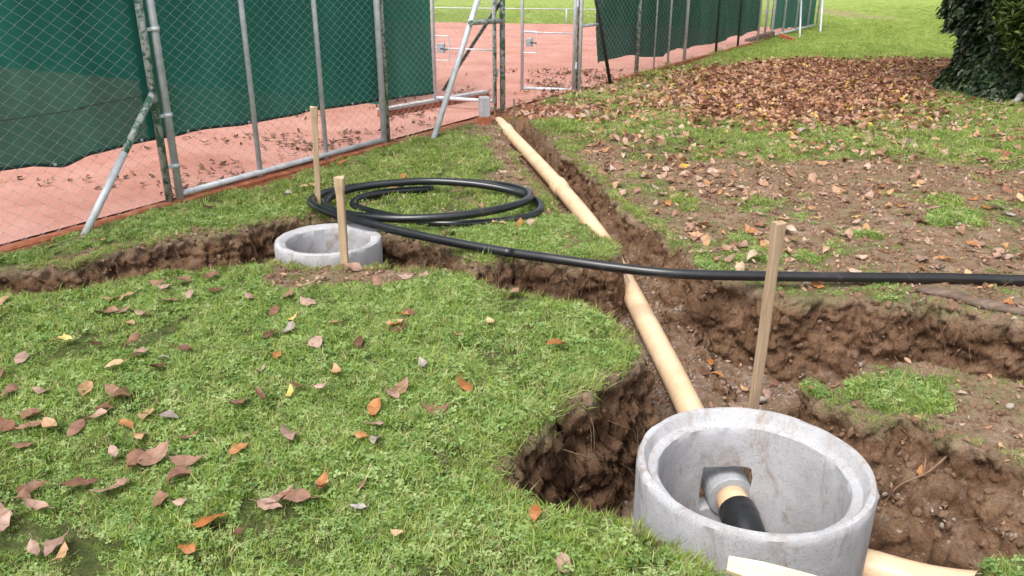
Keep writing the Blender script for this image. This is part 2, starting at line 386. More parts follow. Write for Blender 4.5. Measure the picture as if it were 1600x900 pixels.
LEAFCOL = {
    'P': ([(0, (.24, .115, .07)), (.3, (.34, .19, .13)), (.55, (.42, .265, .20)), (.8, (.47, .32, .26)), (1, (.36, .22, .17))], 'pinkish brown'),
    'B': ([(0, (.10, .045, .026)), (.5, (.15, .068, .038)), (1, (.21, .10, .055))], 'dark brown'),
    'O': ([(0, (.36, .135, .035)), (.5, (.42, .175, .055)), (1, (.47, .23, .09))], 'rusty orange'),
    'Y': ([(0, (.62, .42, .10)), (.5, (.66, .48, .15)), (1, (.66, .52, .22))], 'yellow'),
    'T': ([(0, (.46, .27, .14)), (.5, (.51, .32, .18)), (1, (.56, .38, .22))], 'tan'),
    'G': ([(0, (.33, .27, .24)), (.5, (.39, .33, .30)), (1, (.44, .38, .35))], 'greyish'),
}
for k, (st, nm) in LEAFCOL.items():
    M['leaf' + k] = mat_leafy("fallen_leaf_" + nm.replace(' ', '_'), st, .18, .5, 40, .5)

# ------------------------------------------------------------------ mesh helpers
def link(o, parent=None):
    COL.objects.link(o)
    if parent is not None: o.parent = parent
    return o

def props(o, label=None, cat=None, group=None, kind=None):
    if label: o['label'] = label
    if cat: o['category'] = cat
    if group: o['group'] = group
    if kind: o['kind'] = kind
    return o

def empty(name, loc, label, cat, group=None):
    o = bpy.data.objects.new(name, None); o.location = loc; o.empty_display_size = .1
    link(o); return props(o, label, cat, group)

def mesh(name, v, f, mat=None, smooth=False):
    me = bpy.data.meshes.new(name)
    me.from_pydata([tuple(map(float, p)) for p in v], [], [tuple(map(int, q)) for q in f])
    me.validate(); me.update()
    if mat: me.materials.append(mat)
    if smooth: me.polygons.foreach_set('use_smooth', [True] * len(me.polygons))
    return me

def obj(name, v, f, mat, parent=None, smooth=False, loc=None):
    """mesh object; world coordinates are turned into the parent's (unrotated) space"""
    v = np.asarray(v, float)
    if parent is not None: v = v - np.array(world_loc(parent))
    if loc is not None: v = v - np.array(loc)
    o = bpy.data.objects.new(name, mesh(name, v, f, mat, smooth))
    if loc is not None: o.location = loc
    return link(o, parent)

def world_loc(o):
    p = Vector((0, 0, 0))
    while o is not None: p += o.location; o = o.parent
    return p

def join(parts):
    V, F, n = [], [], 0
    for v, f in parts:
        V.append(np.asarray(v, float)); F += [tuple(i + n for i in q) for q in f]; n += len(v)
    return np.concatenate(V), F

def catmull(P, n):
    P = [np.array(p, float) for p in P]
    Q = [2 * P[0] - P[1]] + P + [2 * P[-1] - P[-2]]
    out = []
    for i in range(1, len(Q) - 2):
        a, b, c, d = Q[i - 1:i + 3]
        for t in np.linspace(0, 1, n, endpoint=False):
            out.append(.5 * ((2 * b) + (c - a) * t + (2 * a - 5 * b + 4 * c - d) * t * t + (3 * b - a - 3 * c + d) * t ** 3))
    out.append(P[-1]); return np.array(out)

def tube(P, r, seg=12, caps=True):
    P = np.asarray(P, float); n = len(P)
    r = np.broadcast_to(np.asarray(r, float), (n,))
    T = np.gradient(P, axis=0); T /= np.linalg.norm(T, axis=1)[:, None] + 1e-12
    up = np.array([0, 0, 1.]) if abs(T[0][2]) < .9 else np.array([1., 0, 0])
    a = np.cross(T[0], up); a /= np.linalg.norm(a)
    V = []
    th = np.linspace(0, 2 * np.pi, seg, endpoint=False)
    for i in range(n):
        a = a - T[i] * (a @ T[i]); a /= np.linalg.norm(a); b = np.cross(T[i], a)
        V.append(P[i] + r[i] * (np.cos(th)[:, None] * a + np.sin(th)[:, None] * b))
    V = np.concatenate(V); F = []
    for i in range(n - 1):
        for k in range(seg):
            k2 = (k + 1) % seg
            F.append((i * seg + k, i * seg + k2, (i + 1) * seg + k2, (i + 1) * seg + k))
    if caps:
        F.append(tuple(range(seg))[::-1]); F.append(tuple((n - 1) * seg + k for k in range(seg)))
    return V, F

def box(c, s, rz=0, top=1.0, rx=0, ry=0):
    """bevel-edged box centred at c"""
    bm = bmesh.new(); bmesh.ops.create_cube(bm, size=1)
    for v in bm.verts:
        k = top if v.co.z > 0 else 1
        v.co.x *= s[0] * k; v.co.y *= s[1] * k; v.co.z *= s[2]
    bmesh.ops.bevel(bm, geom=bm.edges[:], offset=min(s) * .12, segments=1, affect='EDGES')
    mt = Matrix.Translation(c) @ Matrix.Rotation(rz, 4, 'Z') @ Matrix.Rotation(ry, 4, 'Y') @ Matrix.Rotation(rx, 4, 'X')
    bm.transform(mt); bm.verts.index_update()
    v = np.array([q.co[:] for q in bm.verts]); f = [tuple(q.index for q in p.verts) for p in bm.faces]
    bm.free(); return v, f

def W(s, n=0., z=0.):
    p = FA + s * FD + n * FN
    return np.array([p[0], p[1], z])

# ------------------------------------------------------------------ instance scatter (geometry nodes) for uncountable stuff
def scatter(name, pts, rot, scl, protos, parent=None, props_=None):
    me = bpy.data.meshes.new(name); me.from_pydata([], [], [])
    n = len(pts); me.vertices.add(n)
    base = np.array(world_loc(parent)) if parent is not None else np.zeros(3)
    me.vertices.foreach_set('co', (np.asarray(pts, float) - base).astype(np.float32).ravel())
    a = me.attributes.new('rot', 'FLOAT_VECTOR', 'POINT'); a.data.foreach_set('vector', np.asarray(rot, np.float32).ravel())
    a = me.attributes.new('scl', 'FLOAT', 'POINT'); a.data.foreach_set('value', np.asarray(scl, np.float32))
    a = me.attributes.new('pick', 'INT', 'POINT'); a.data.foreach_set('value', rng.integers(0, len(protos), n).astype(np.int32))
    o = bpy.data.objects.new(name, me); link(o, parent)
    ng = bpy.data.node_groups.new(name, 'GeometryNodeTree')
    ng.interface.new_socket('Geometry', in_out='INPUT', socket_type='NodeSocketGeometry')
    ng.interface.new_socket('Geometry', in_out='OUTPUT', socket_type='NodeSocketGeometry')
    N, L = ng.nodes, ng.links
    gi, go = N.new('NodeGroupInput'), N.new('NodeGroupOutput')
    iop = N.new('GeometryNodeInstanceOnPoints'); jn = N.new('GeometryNodeJoinGeometry')
    for p in protos:
        oi = N.new('GeometryNodeObjectInfo'); oi.inputs['Object'].default_value = p; oi.inputs['As Instance'].default_value = True
        L.new(oi.outputs['Geometry'], jn.inputs[0])
    def at(nm, t):
        x = N.new('GeometryNodeInputNamedAttribute'); x.data_type = t; x.inputs['Name'].default_value = nm; return x.outputs[0]
    L.new(gi.outputs[0], iop.inputs['Points']); L.new(jn.outputs[0], iop.inputs['Instance'])
    iop.inputs['Pick Instance'].default_value = True
    L.new(at('pick', 'INT'), iop.inputs['Instance Index'])
    er = N.new('FunctionNodeEulerToRotation'); L.new(at('rot', 'FLOAT_VECTOR'), er.inputs[0])
    L.new(er.outputs[0], iop.inputs['Rotation']); L.new(at('scl', 'FLOAT'), iop.inputs['Scale'])
    L.new(iop.outputs[0], go.inputs[0])
    md = o.modifiers.new('scatter', 'NODES'); md.node_group = ng
    if props_: props(o, *props_)
    return o

def proto(name, parts):
    """a source mesh that stays outside the scene; parts = [(verts, faces, material)]"""
    V, F, mi, mats, n = [], [], [], [], 0
    for v, f, m in parts:
        if m not in mats: mats.append(m)
        V.append(np.asarray(v, float)); F += [tuple(i + n for i in q) for q in f]; mi += [mats.index(m)] * len(f); n += len(v)
    me = mesh(name, np.concatenate(V), F)
    for m in mats: me.materials.append(m)
    me.polygons.foreach_set('material_index', mi)
    return bpy.data.objects.new(name, me)

# ------------------------------------------------------------------ GROUND
def axis(lo, hi, step, out_lo, out_hi, grow=1.12):
    a = list(np.arange(lo, hi, step)); s = step
    while a[-1] < out_hi: s *= grow; a.append(a[-1] + s)
    s = step; b = [lo]
    while b[-1] > out_lo: s *= grow; b.append(b[-1] - s)
    return np.array(b[:0:-1] + a)

def yaxis():
    a = [1.25]; s = .015
    while a[-1] < 4.6: a.append(a[-1] + s)
    while a[-1] < 11: s = min(s * 1.006, .045); a.append(a[-1] + s)
    while a[-1] < 220: s *= 1.09; a.append(a[-1] + s)
    b = [1.25]; s = .015
    while b[-1] > -30: s *= 1.25; b.append(b[-1] - s)
    return np.array(b[:0:-1] + a)

gx = axis(-3.3, 3.1, .0155, -160, 160); gy = yaxis()
X, Y = np.meshgrid(gx, gy); nx, ny = len(gx), len(gy)
xf, yf = X.ravel(), Y.ravel()
zf = terrain(xf, yf)[0]
idx = np.arange(nx * ny).reshape(ny, nx)
quads = np.stack([idx[:-1, :-1], idx[:-1, 1:], idx[1:, 1:], idx[1:, :-1]], -1).reshape(-1, 4)
gm = bpy.data.meshes.new("ground")
gm.vertices.add(nx * ny); gm.vertices.foreach_set('co', np.stack([xf, yf, zf], 1).astype(np.float32).ravel())
gm.loops.add(quads.size); gm.loops.foreach_set('vertex_index', quads.astype(np.int32).ravel())
gm.polygons.add(len(quads)); gm.polygons.foreach_set('loop_start', np.arange(0, quads.size, 4, dtype=np.int32))
gm.update(calc_edges=True)
bm = bmesh.new(); bm.from_mesh(gm)
for _ in range(3):                                     # finer faces on the steep trench walls
    es = [e for e in bm.edges if abs(e.verts[0].co.z - e.verts[1].co.z) > .018 and e.verts[0].co.y < 7.5 and abs(e.verts[0].co.x) < 4]
    bmesh.ops.subdivide_edges(bm, edges=es, cuts=1, use_grid_fill=True)
bmesh.ops.triangulate(bm, faces=[f for f in bm.faces if len(f.verts) > 4])
bm.normal_update()
bm.to_mesh(gm); bm.free()
nv = len(gm.vertices)
co = np.empty(nv * 3, np.float32); gm.vertices.foreach_get('co', co); co = co.reshape(-1, 3).astype(float)
nr = np.empty(nv * 3, np.float32); gm.vertices.foreach_get('normal', nr); nr = nr.reshape(-1, 3).astype(float)
_, dep, soil, turf_g, litt, clay_m, dd = terrain(co[:, 0], co[:, 1])
near = sstep(11, 8, co[:, 1]) * sstep(.3, 1.3, co[:, 1])
steep = sstep(.95, .6, nr[:, 2])
streak = fbm3(co * np.array([1, 1, .25]), 9, 3, 101)
lump = fbm3(co, 10, 4, 111)
ridge = 1 - np.abs(fbm3(co, 17, 3, 131)) * 1.6
amp = near * soil * (.006 + .024 * steep + .008 * dep)
pipe_x = np.interp(co[:, 1], [2.8, 3.385, 3.974, 4.863, 5.63, 6.95, 9.1], [.853, .825, .785, .705, .60, .333, -.107])
pipe_gap = 1 - .9 * (1 - sstep(.10, .17, np.abs(co[:, 0] - pipe_x))) * sstep(9.3, 9.0, co[:, 1]) * sstep(2.7, 2.9, co[:, 1])
spade = sstep(.75, .6, co[:, 0]) * sstep(3.5, 3.3, co[:, 1])
amp = amp * pipe_gap
disp = amp * (lump * 1.2 + ridge * .6 + .25 * fbm3(co, 38, 2, 151)) + near * soil * steep * (.004 + .020 * spade) * pipe_gap * streak
co2 = co + nr * disp[:, None]
gm.vertices.foreach_set('co', co2.astype(np.float32).ravel())
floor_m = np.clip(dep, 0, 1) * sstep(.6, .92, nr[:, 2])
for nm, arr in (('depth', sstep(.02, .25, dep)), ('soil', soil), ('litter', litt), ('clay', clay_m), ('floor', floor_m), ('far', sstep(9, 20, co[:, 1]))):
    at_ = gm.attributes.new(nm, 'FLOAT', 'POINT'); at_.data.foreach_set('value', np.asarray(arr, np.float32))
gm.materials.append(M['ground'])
gm.polygons.foreach_set('use_smooth', [True] * len(gm.polygons)); gm.update()
ground = link(bpy.data.objects.new("ground", gm)); props(ground, 'lawn and brown soil cut by the pipe trenches', 'ground', kind='structure')

# clay court, a sheet behind the fence
far_pts = [(8.7, 24.3), (5.25, 25.05), (-2.41, 26.9), (-14, 29.5)]
edge = [W(s, -.06)[:2] for s in np.linspace(-9, 21.6, 60)]
poly = [tuple(p) for p in edge] + far_pts + [(-16, 6)]
cv = [(x, y, .022) for x, y in poly]
o = obj("clay_court", cv + [(x, y, -.05) for x, y in poly], [tuple(range(len(cv)))], M['clay'])
props(o, 'pink red clay tennis court behind the fence', 'court', kind='structure')

# ------------------------------------------------------------------ KERBS
def kerb(name, a, b, w, h, label, mat, z0=-.05, top=None):
    a, b = np.array(a, float), np.array(b, float); L = np.linalg.norm(b - a); n = max(2, int(L / .12))
    t = (b - a) / L; p = np.array([t[1], -t[0]])
    V = []
    for i in range(n + 1):
        c = a + (b - a) * i / n; j = rnd.uniform(-.004, .004); k = rnd.uniform(-.006, .006)
        for o_, z in ((-w / 2, z0), (-w / 2, h - .012 + k), (-w / 2 + .012, h + k), (w / 2 - .012, h + k), (w / 2, h - .012 + k), (w / 2, z0)):
            V.append((*(c + p * (o_ + j)), z))
    F = [(i * 6 + k, i * 6 + k + 1, (i + 1) * 6 + k + 1, (i + 1) * 6 + k) for i in range(n) for k in range(5)]
    F += [tuple(range(6))[::-1], tuple(n * 6 + k for k in range(6))]
    e = empty(name, (a[0], a[1], 0), label, 'kerb')
    obj('edging', V, F, mat, e)
    if top:
        cap = []
        for i in range(n + 1):
            c = a + (b - a) * i / n
            for o_, z in ((-w / 2 - .01, h - .01), (-w / 2 - .01, h + .018), (w / 2 + .012, h + .02), (w / 2 + .012, h - .01)):
                cap.append((*(c + p * o_), z + rnd.uniform(-.002, .002)))
        Fc = [(i * 4 + k, i * 4 + k + 1, (i + 1) * 4 + k + 1, (i + 1) * 4 + k) for i in range(n) for k in range(3)] + [(0, 3, 2, 1), tuple(n * 4 + k for k in range(4))]
        obj('concrete_cap', cap, Fc, top, e)
    return e
kerb('kerb', W(-7, .03)[:2], W(2.5, .03)[:2], .09, .028, 'rust red edging running under the wire fence and its steel bottom rail', M['kerb'])
kerb('kerb', W(8.0, .03)[:2], W(17, .03)[:2], .07, .05, 'rust red edging under the fence beyond the gate', M['kerb'])
kerb('kerb', (-1.50, 9.35), (-.34, 10.85), .09, .10, 'rust red kerb with pale concrete cap behind the leaning steel brace', M['kerb'], top=M['concrete'])

# ------------------------------------------------------------------ FENCES
def chain(parent, s0, s1, z0, z1, off, pitch=.055, r=.0017, frame=None, mat=None):
    """zigzag wires woven into diamonds; frame maps (s, n, z) to the world"""
    fr = frame or W
    zs = np.arange(z0, z1, pitch * .72); V, F, n = [], [], 0
    cs = int((s1 - s0) / pitch)
    o0, ds, dz = fr(0, 0, 0), fr(1, 0, 0) - fr(0, 0, 0), np.array([0, 0, 1.]); dn = fr(0, 1, 0) - fr(0, 0, 0)
    tri = [(1, 0), (-.5, .866), (-.5, -.866)]
    for c in range(cs):
        m = len(zs)
        s = s0 + (c + .5) * pitch + np.where(((np.arange(m) + c) % 2) == 0, -.52, .52) * pitch
        nn = off + np.where(((np.arange(m) + c) % 2) == 0, -.002, .002)
        P = o0 + s[:, None] * ds + nn[:, None] * dn + zs[:, None] * dz
        ring = np.stack([P + r * (a * ds + b * dn) for a, b in tri], 1).reshape(-1, 3)
        V.append(ring)
        i = np.arange(m - 1)
        for k in range(3):
            k2 = (k + 1) % 3
            F.append(np.stack([n + i * 3 + k, n + i * 3 + k2, n + i * 3 + 3 + k2, n + i * 3 + 3 + k], 1))
        n += m * 3
    V = np.concatenate(V); F = np.concatenate(F)
    me = bpy.data.meshes.new('wire_mesh'); base = np.array(world_loc(parent))
    me.vertices.add(len(V)); me.vertices.foreach_set('co', (V - base).astype(np.float32).ravel())
    me.loops.add(F.size); me.loops.foreach_set('vertex_index', F.astype(np.int32).ravel())
    me.polygons.add(len(F)); me.polygons.foreach_set('loop_start', np.arange(0, F.size, 4, dtype=np.int32))
    me.update(calc_edges=True); me.materials.append(mat or M['wire'])
    return props(link(bpy.data.objects.new('wire_mesh', me), parent), kind='stuff')

def cloth(parent, s0, s1, zb, zt, off, wave=.018, freq=5, seed=1, frame=None, hem=True, ragged=.02, mat='screen'):
    """hanging screen; zb is a list of (s, z) for the lower edge"""
    fr = frame or W
    ns = max(8, int((s1 - s0) / .045)); nz = 16
    S = np.linspace(s0, s1, ns); B = np.interp(S, [p[0] for p in zb], [p[1] for p in zb]) + ragged * noise2(S * 2.2, S * 0 + seed, seed)
    TT = np.linspace(0, 1, nz)[None, :]; SS = np.repeat(S[:, None], nz, 1); ZZ = B[:, None] + (zt - B[:, None]) * TT
    NN = off + wave * (1.3 - TT) * noise2(SS * freq, ZZ * .8 + seed, seed) + wave * .4 * noise2(SS * freq * 3, ZZ * 1.5, seed + 4)
    o0 = fr(0, 0, 0); ds, dn = fr(1, 0, 0) - o0, fr(0, 1, 0) - o0
    V = (o0 + SS[..., None] * ds + NN[..., None] * dn + ZZ[..., None] * np.array([0, 0, 1.])).reshape(-1, 3)
    F = [(i * nz + k, (i + 1) * nz + k, (i + 1) * nz + k + 1, i * nz + k + 1) for i in range(ns - 1) for k in range(nz - 1)]
    o = obj('privacy_screen', V, F, M[mat], parent, smooth=True)
    if hem:
        P = np.array([V[i * nz] for i in range(ns)]) + np.array([0, 0, .012])
        v, f = tube(P, .011, 6)
        obj('hem', v, f, M['hem'], o)
        for s in np.arange(s0 + .3, s1, .62):
            i = int(np.argmin(abs(S - s))); c = V[i * nz] + np.array([FN[0] * .014, FN[1] * .014, .02])
            v, f = tube([c - .003 * np.array([*FN, 0]), c + .004 * np.array([*FN, 0])], .011, 8)
            obj('eyelet', v, f, M['zinc'], o)
    return o

def bar(name, parent, a, b, r, mat, seg=10, n=2):
    v, f = tube(np.linspace(a, b, n), r, seg)
    return obj(name, v, f, mat, parent, smooth=False)

def rod(name, parent, a, b, r, mat, seg=12):
    o = bar(name, parent, a, b, r, mat, seg)
    o.data.polygons.foreach_set('use_smooth', [len(p.vertices) == 4 for p in o.data.polygons]); return o

H = 2.7
# near fence, running past the left edge
e = empty('chain_link_fence', tuple(W(0)), 'chain link fence with green screen, peeling green post and a half painted slanting brace', 'fence')
rod('post', e, W(0, .012, -.1), W(0, .012, H), .027, M['peeling'])
for s in (-2.6, -5.2): rod('post', e, W(s, .012, -.1), W(s, .012, H), .031, M['peeling'])
bt = W(-.01, .03, .80); bf = np.array([-2.755, 4.97, -.03]); bmid = bt + (bf - bt) * .42
br = rod('brace', e, bt, bmid, .024, M['peeling']); rod('bare_steel_length', br, bmid - (bf - bt) * .001, bf, .0245, M['zinc'])
chain(e, -6, -.02, .02, H, -.02)
cloth(e, -6, .03, [(-6, .47), (-1.1, .46), (-.88, .45), (-.68, .40), (-.49, .44), (-.05, .46)], H, -.06, .03, 4, 2, mat='openscreen')
P = catmull([W(s, -.012, z) for s, z in ((-6, .80), (-1.05, .76), (-.5, .77), (0, .79))], 6)
v, f = tube(P, .003, 6); obj('tension_wire', v, f, M['darksteel'], e)
rod('top_rail', e, W(-6, .012, H), W(0, .012, H), .022, M['peeling'])

# framed panel with galvanised posts and bottom rail
e = empty('framed_fence_panel', tuple(W(.07)), 'galvanised framed panel of wire mesh and green screen with a steel bottom rail', 'fence')
rod('post', e, W(.085, .02, .0), W(.085, .02, H), .0275, M['zinc'])
for s in (.875, 1.65): rod('post', e, W(s, .012, .02), W(s, .012, H), .021, M['zinc'])
rod('post', e, W(2.45, .02, -.05), W(2.45, .02, H), .029, M['zinc'])
rod('bottom_rail', e, W(.09, .02, .065), W(2.44, .02, .065), .023, M['zinc'])
rod('top_rail', e, W(.09, .02, H), W(2.44, .02, H), .022, M['zinc'])
for z in (.26, .62, 1.2):
    rod('clamp', e, W(.085, .02, z), W(.085, .02, z + .03), .034, M['zinc'])
    v, f = box(W(.045, .018, z + .015), (.05, .03, .022), math.atan2(FD[1], FD[0])); obj('bracket', v, f, M['zinc'], e)
chain(e, .1, 2.44, .07, H, -.015, .052)
cloth(e, -.01, 2.56, [(0.0, .46), (.83, .44), (1.63, .44), (2.5, .40)], H, -.09, .026, 5, 7)

# short section up to the gate
e = empty('short_fence_section', tuple(W(2.53)), 'short fence section with narrow green screen and long leaning galvanised brace by the gate', 'fence')
rod('post', e, W(2.53, .0, -.05), W(2.53, .0, H), .027, M['peeling'])
rod('post', e, W(4.70, .0, -.3), W(4.70, .0, H), .032, M['peeling'])
rod('post', e, W(4.58, -.03, -.15), W(4.58, -.03, H), .02, M['peeling'])
rod('brace', e, np.array([-.80, 8.24, -.03]), W(4.69, .03, 2.12), .03, M['zinc'])
rod('inner_brace', e, np.array([-.97, 11.6, 0]), W(4.70, -.04, 1.22), .022, M['darkpaint'])
rod('cross_rail', e, np.array([-.435, 8.93, 1.07]), W(4.70, .0, 1.04), .027, M['peeling'])
chain(e, 2.56, 3.5, .03, H, -.01, .05)
cloth(e, 2.5, 3.38, [(2.5, .40), (3.38, .37)], H, -.045, .012, 4, 12)
chain(e, 3.5, 4.56, .05, H, -.01, .055, .001)
rod('thin_post', e, np.array([.02, 8.85, -.3]), np.array([.02, 8.85, .30]), .012, M['oldwood'])

# inner fence across the court side
IN = np.array([-FN[0], -FN[1]])
def WI(s, n=0., z=0.):
    p = np.array([-1.35, 10.1]) + s * IN + n * FD
    return np.array([p[0], p[1], z])
e = empty('inner_court_fence', tuple(WI(.2)), 'green screened fence crossing the court behind the near screen', 'fence')
for s in np.arange(.2, 10, 2.4): rod('post', e, WI(s, -.05), WI(s, -.05, H), .028, M['peeling'])
cloth(e, .2, 10, [(0, .03), (10, .03)], H, 0, .02, 3, 21, frame=WI, hem=False)

# two gate leaves, swung inwards
def leaf_gate(hinge, end, zb, zt, lock_z, label, rail_z, dark, lockside):
    h, q = np.array(hinge, float), np.array(end, float); L = np.linalg.norm(q - h); d = (q - h) / L; nrm = np.array([d[1], -d[0]])
    def fr(s, n=0., z=0.): p = h + s * d + n * nrm; return np.array([p[0], p[1], z])
    e = empty('gate_leaf', (h[0], h[1], 0), label, 'gate', None)
    rod('stile', e, fr(0, 0, zb), fr(0, 0, zt), .024, M['zinc'])
    rod('stile', e, fr(L, 0, zb), fr(L, 0, zt), .022, M['zinc'])
    rod('bottom_rail', e, fr(.022, 0, zb + .02), fr(L - .022, 0, zb + .02), .022, M['zinc'])
    rod('middle_rail', e, fr(.022, 0, rail_z), fr(L - .022, 0, rail_z + dark), .009, M['zinc'])
    rod('top_rail', e, fr(.022, 0, zt), fr(L - .022, 0, zt), .022, M['zinc'])
    chain(e, .03, L - .03, zb + .03, zt, .003, .05, .0008, frame=fr)
    ang = math.atan2(d[1], d[0])
    sx = L - .10
    v, f = box(fr(sx, -.0, lock_z), (.09, .04, .11), ang); lk = obj('lock_case', v, f, M['lock'], e)
    v, f = tube([fr(sx - .03, -.03, lock_z), fr(sx - .03, -.075, lock_z), fr(sx - .12, -.08, lock_z - .005)], .009, 8); obj('handle', v, f, M['darksteel'], lk)
    fx = []
    for a_, b_ in (((sx - .1, lock_z - .14), (sx - .1, lock_z + .14)), ((sx - .1, lock_z + .14), (sx + .09, lock_z + .14)), ((sx - .1, lock_z - .14), (sx + .09, lock_z - .14))):
        fx.append(tube([fr(a_[0], 0, a_[1]), fr(b_[0], 0, b_[1])], .008, 6))
    v, f = join(fx); obj('lock_frame', v, f, M['zinc'], lk)
    for z in (zb + .3, zb + 1.1, zt - .3):
        v, f = tube([fr(-.03, 0, z), fr(-.03, 0, z + .09)], .017, 8); obj('hinge', v, f, M['zinc'], e)
    return e
leaf_gate(W(4.62, -.06)[:2], (-.93, 10.05), .12, H - .2, .72, 'open wire gate leaf beside the leaning galvanised brace', .72, 0, 1)
leaf_gate(W(6.62, -.02)[:2], (.14, 11.62), .02, H - .2, .66, 'open wire gate leaf with bottom rail resting over fallen leaves', .78, .01, 1)

# long fence beyond the gate
e = empty('long_screened_fence', tuple(W(6.72)), 'long fence beyond the gate with sagging dark green screen and thin posts', 'fence')
rod('post', e, W(6.72, .0, -.1), W(6.72, .0, H), .034, M['peeling'])
rod('post', e, W(6.66, .05, -.1), W(6.66, .05, H), .024, M['zinc'])
rod('brace', e, np.array([1.46, 12.3, -.03]), W(6.74, .03, 2.0), .026, M['darksteel'])
rod('cross_rail', e, W(6.72, .0, .87), W(7.25, .04, .87), .02, M['zinc'])
for s, r, m in ((8.75, .034, 'peeling'), (9.5, .014, 'zinc'), (10.16, .018, 'zinc'), (11.0, .03, 'zinc'), (12.87, .025, 'darkpaint'), (14.4, .025, 'darkpaint'), (16.0, .028, 'zinc')):
    rod('post', e, W(s, .03, -.05), W(s, .03, H), r, M[m])
rod('top_rail', e, W(6.72, .0, H), W(16, .0, H), .022, M['zinc'])
chain(e, 7.0, 16, .05, H, .0, .07, .0011)
cloth(e, 7.4, 16.3, [(7.4, .34), (8.0, .33), (8.7, .30), (9.5, .25), (10.1, .20), (11, .24), (12.2, .23), (16.5, .24)], H, -.05, .07, 2.6, 31, hem=False, ragged=.05, mat='darkscreen')

e = empty('far_fence_end', tuple(W(16.7)), 'pale galvanised end of the fence with lighter green screen at the far lawn', 'fence')
for s in (16.6, 17.3, 18.4, 19.8, 21.3, 22.6): rod('post', e, W(s, .03, -.05), W(s, .03, H), .03, M['zinc'])
chain(e, 16.6, 22.6, .02, H, .0, .08, .0014)
cloth(e, 17.4, 22.5, [(17.4, .20), (22.6, .04)], H, -.05, .03, 2.6, 41, hem=False, ragged=.03)
rod('bottom_rail', e, W(16.6, .03, .08), W(22.6, .03, .05), .03, M['zinc'])
rod('brace', e, np.array([8.1, 22.4, -.03]), W(22.6, .03, 1.9), .028, M['zinc'])
rod('brace', e, np.array([7.1, 21.0, -.03]), W(20.0, .03, 1.1), .024, M['zinc'])

# low fence along the far end of the court
e = empty('low_court_fence', (-2.41, 27.1, 0), 'low pale wire fence along the far edge of the clay court', 'fence')
def FE(s, n=0., z=0.):
    p = np.array([-14.0, 29.75]) + s * np.array([.9716, -.2365]) ; return np.array([p[0] + n * .2365, p[1] + n * .97, z])
for s in np.arange(0, 23, 2.3): rod('post', e, FE(s, 0, -.05), FE(s, 0, .46), .02, M['zinc'], 8)
rod('top_rail', e, FE(0, 0, .45), FE(23, 0, .45), .014, M['zinc'], 8)
chain(e, 0, 23, .02, .44, 0, .09, .0016, frame=FE)

# concrete block beside the gate post
e = empty('concrete_block', (-.32, 8.93, 0), 'small grey concrete block with rust stained foot beside the gate post', 'block')
v, f = box((-.30, 8.96, .20), (.105, .105, .22), .4); obj('block_top', v, f, M['concrete'], e)
v, f = box((-.30, 8.96, .02), (.15, .14, .17), .55, .8); obj('stained_foot', v, f, M['kerb'], e)
# ------------------------------------------------------------------ CONCRETE RINGS
def lathe(prof, seg, c, wob=.0, seed=3):
    n = len(prof); V = []
    for i in range(seg):
        a = 2 * math.pi * i / seg
        for k, (r, z) in enumerate(prof):
            j = wob * float(noise2(np.array([math.cos(a) * 7 + k * .9]), np.array([math.sin(a) * 7 + k]), seed)[0])
            V.append((c[0] + (r + j) * math.cos(a), c[1] + (r + j) * math.sin(a), c[2] + z + j * .7))
    F = [(i * n + k, ((i + 1) % seg) * n + k, ((i + 1) % seg) * n + (k + 1) % n, i * n + (k + 1) % n) for i in range(seg) for k in range(n)]
    return V, F

RC = (.825, 2.375, .025)
ZR = [-.64, -.52, -.418, -.39, -.33, -.26, -.222, -.14, -.08]
PROF = [(.394, z) for z in ZR] + [(.395, -.03), (.3945, -.012), (.388, 0), (.370, .0), (.3655, -.004), (.356, -.036), (.352, -.041), (.3275, -.043), (.320, -.050)] + [(.318, z) for z in ZR[::-1]]
e = empty('concrete_shaft_ring', (RC[0], RC[1], -.6), 'large grey concrete shaft ring with pipe elbow inside, set in the pit', 'shaft ring')
SEG = 132
v, f = lathe(PROF, SEG, RC, .0022)
nP = len(PROF); a0 = math.atan2(2.80 - RC[1], .853 - RC[0])
i0 = int(round(a0 / (2 * math.pi) * SEG)); cols = [(i0 + k) % SEG for k in range(-6, 7)]
rows_out = [2, 3, 4, 5]; rows_in = [nP - 2 - r for r in rows_out]            # face rows opened for the pipe
f = [q for n_, q in enumerate(f) if not (n_ // nP in cols and n_ % nP in rows_out + rows_in)]
vi = lambda i, k: (i % SEG) * nP + k
def other(k): return nP - 1 - k
cl0, cl1 = cols[0], cols[-1] + 1
for c_ in cols:
    f.append((vi(c_, 6), vi(c_ + 1, 6), vi(c_ + 1, other(6)), vi(c_, other(6)))); f.append((vi(c_ + 1, 2), vi(c_, 2), vi(c_, other(2)), vi(c_ + 1, other(2))))
for k in rows_out:
    f.append((vi(cl0, k), vi(cl0, k + 1), vi(cl0, other(k + 1)), vi(cl0, other(k)))); f.append((vi(cl1, k + 1), vi(cl1, k), vi(cl1, other(k)), vi(cl1, other(k + 1))))
for i in (cl0, cl1):
    for k in range(2, 7):
        for q in (k, other(k)):
            p_ = v[vi(i, q)]; v[vi(i, q)] = tuple(np.array(p_) + np.array([rnd.uniform(-.006, .006), 0, rnd.uniform(-.006, .006)]))
ring = obj('ring_wall', v, f, M['concrete'], e, smooth=True)
try: ring.data.set_sharp_from_angle(angle=R(40))
except Exception: pass

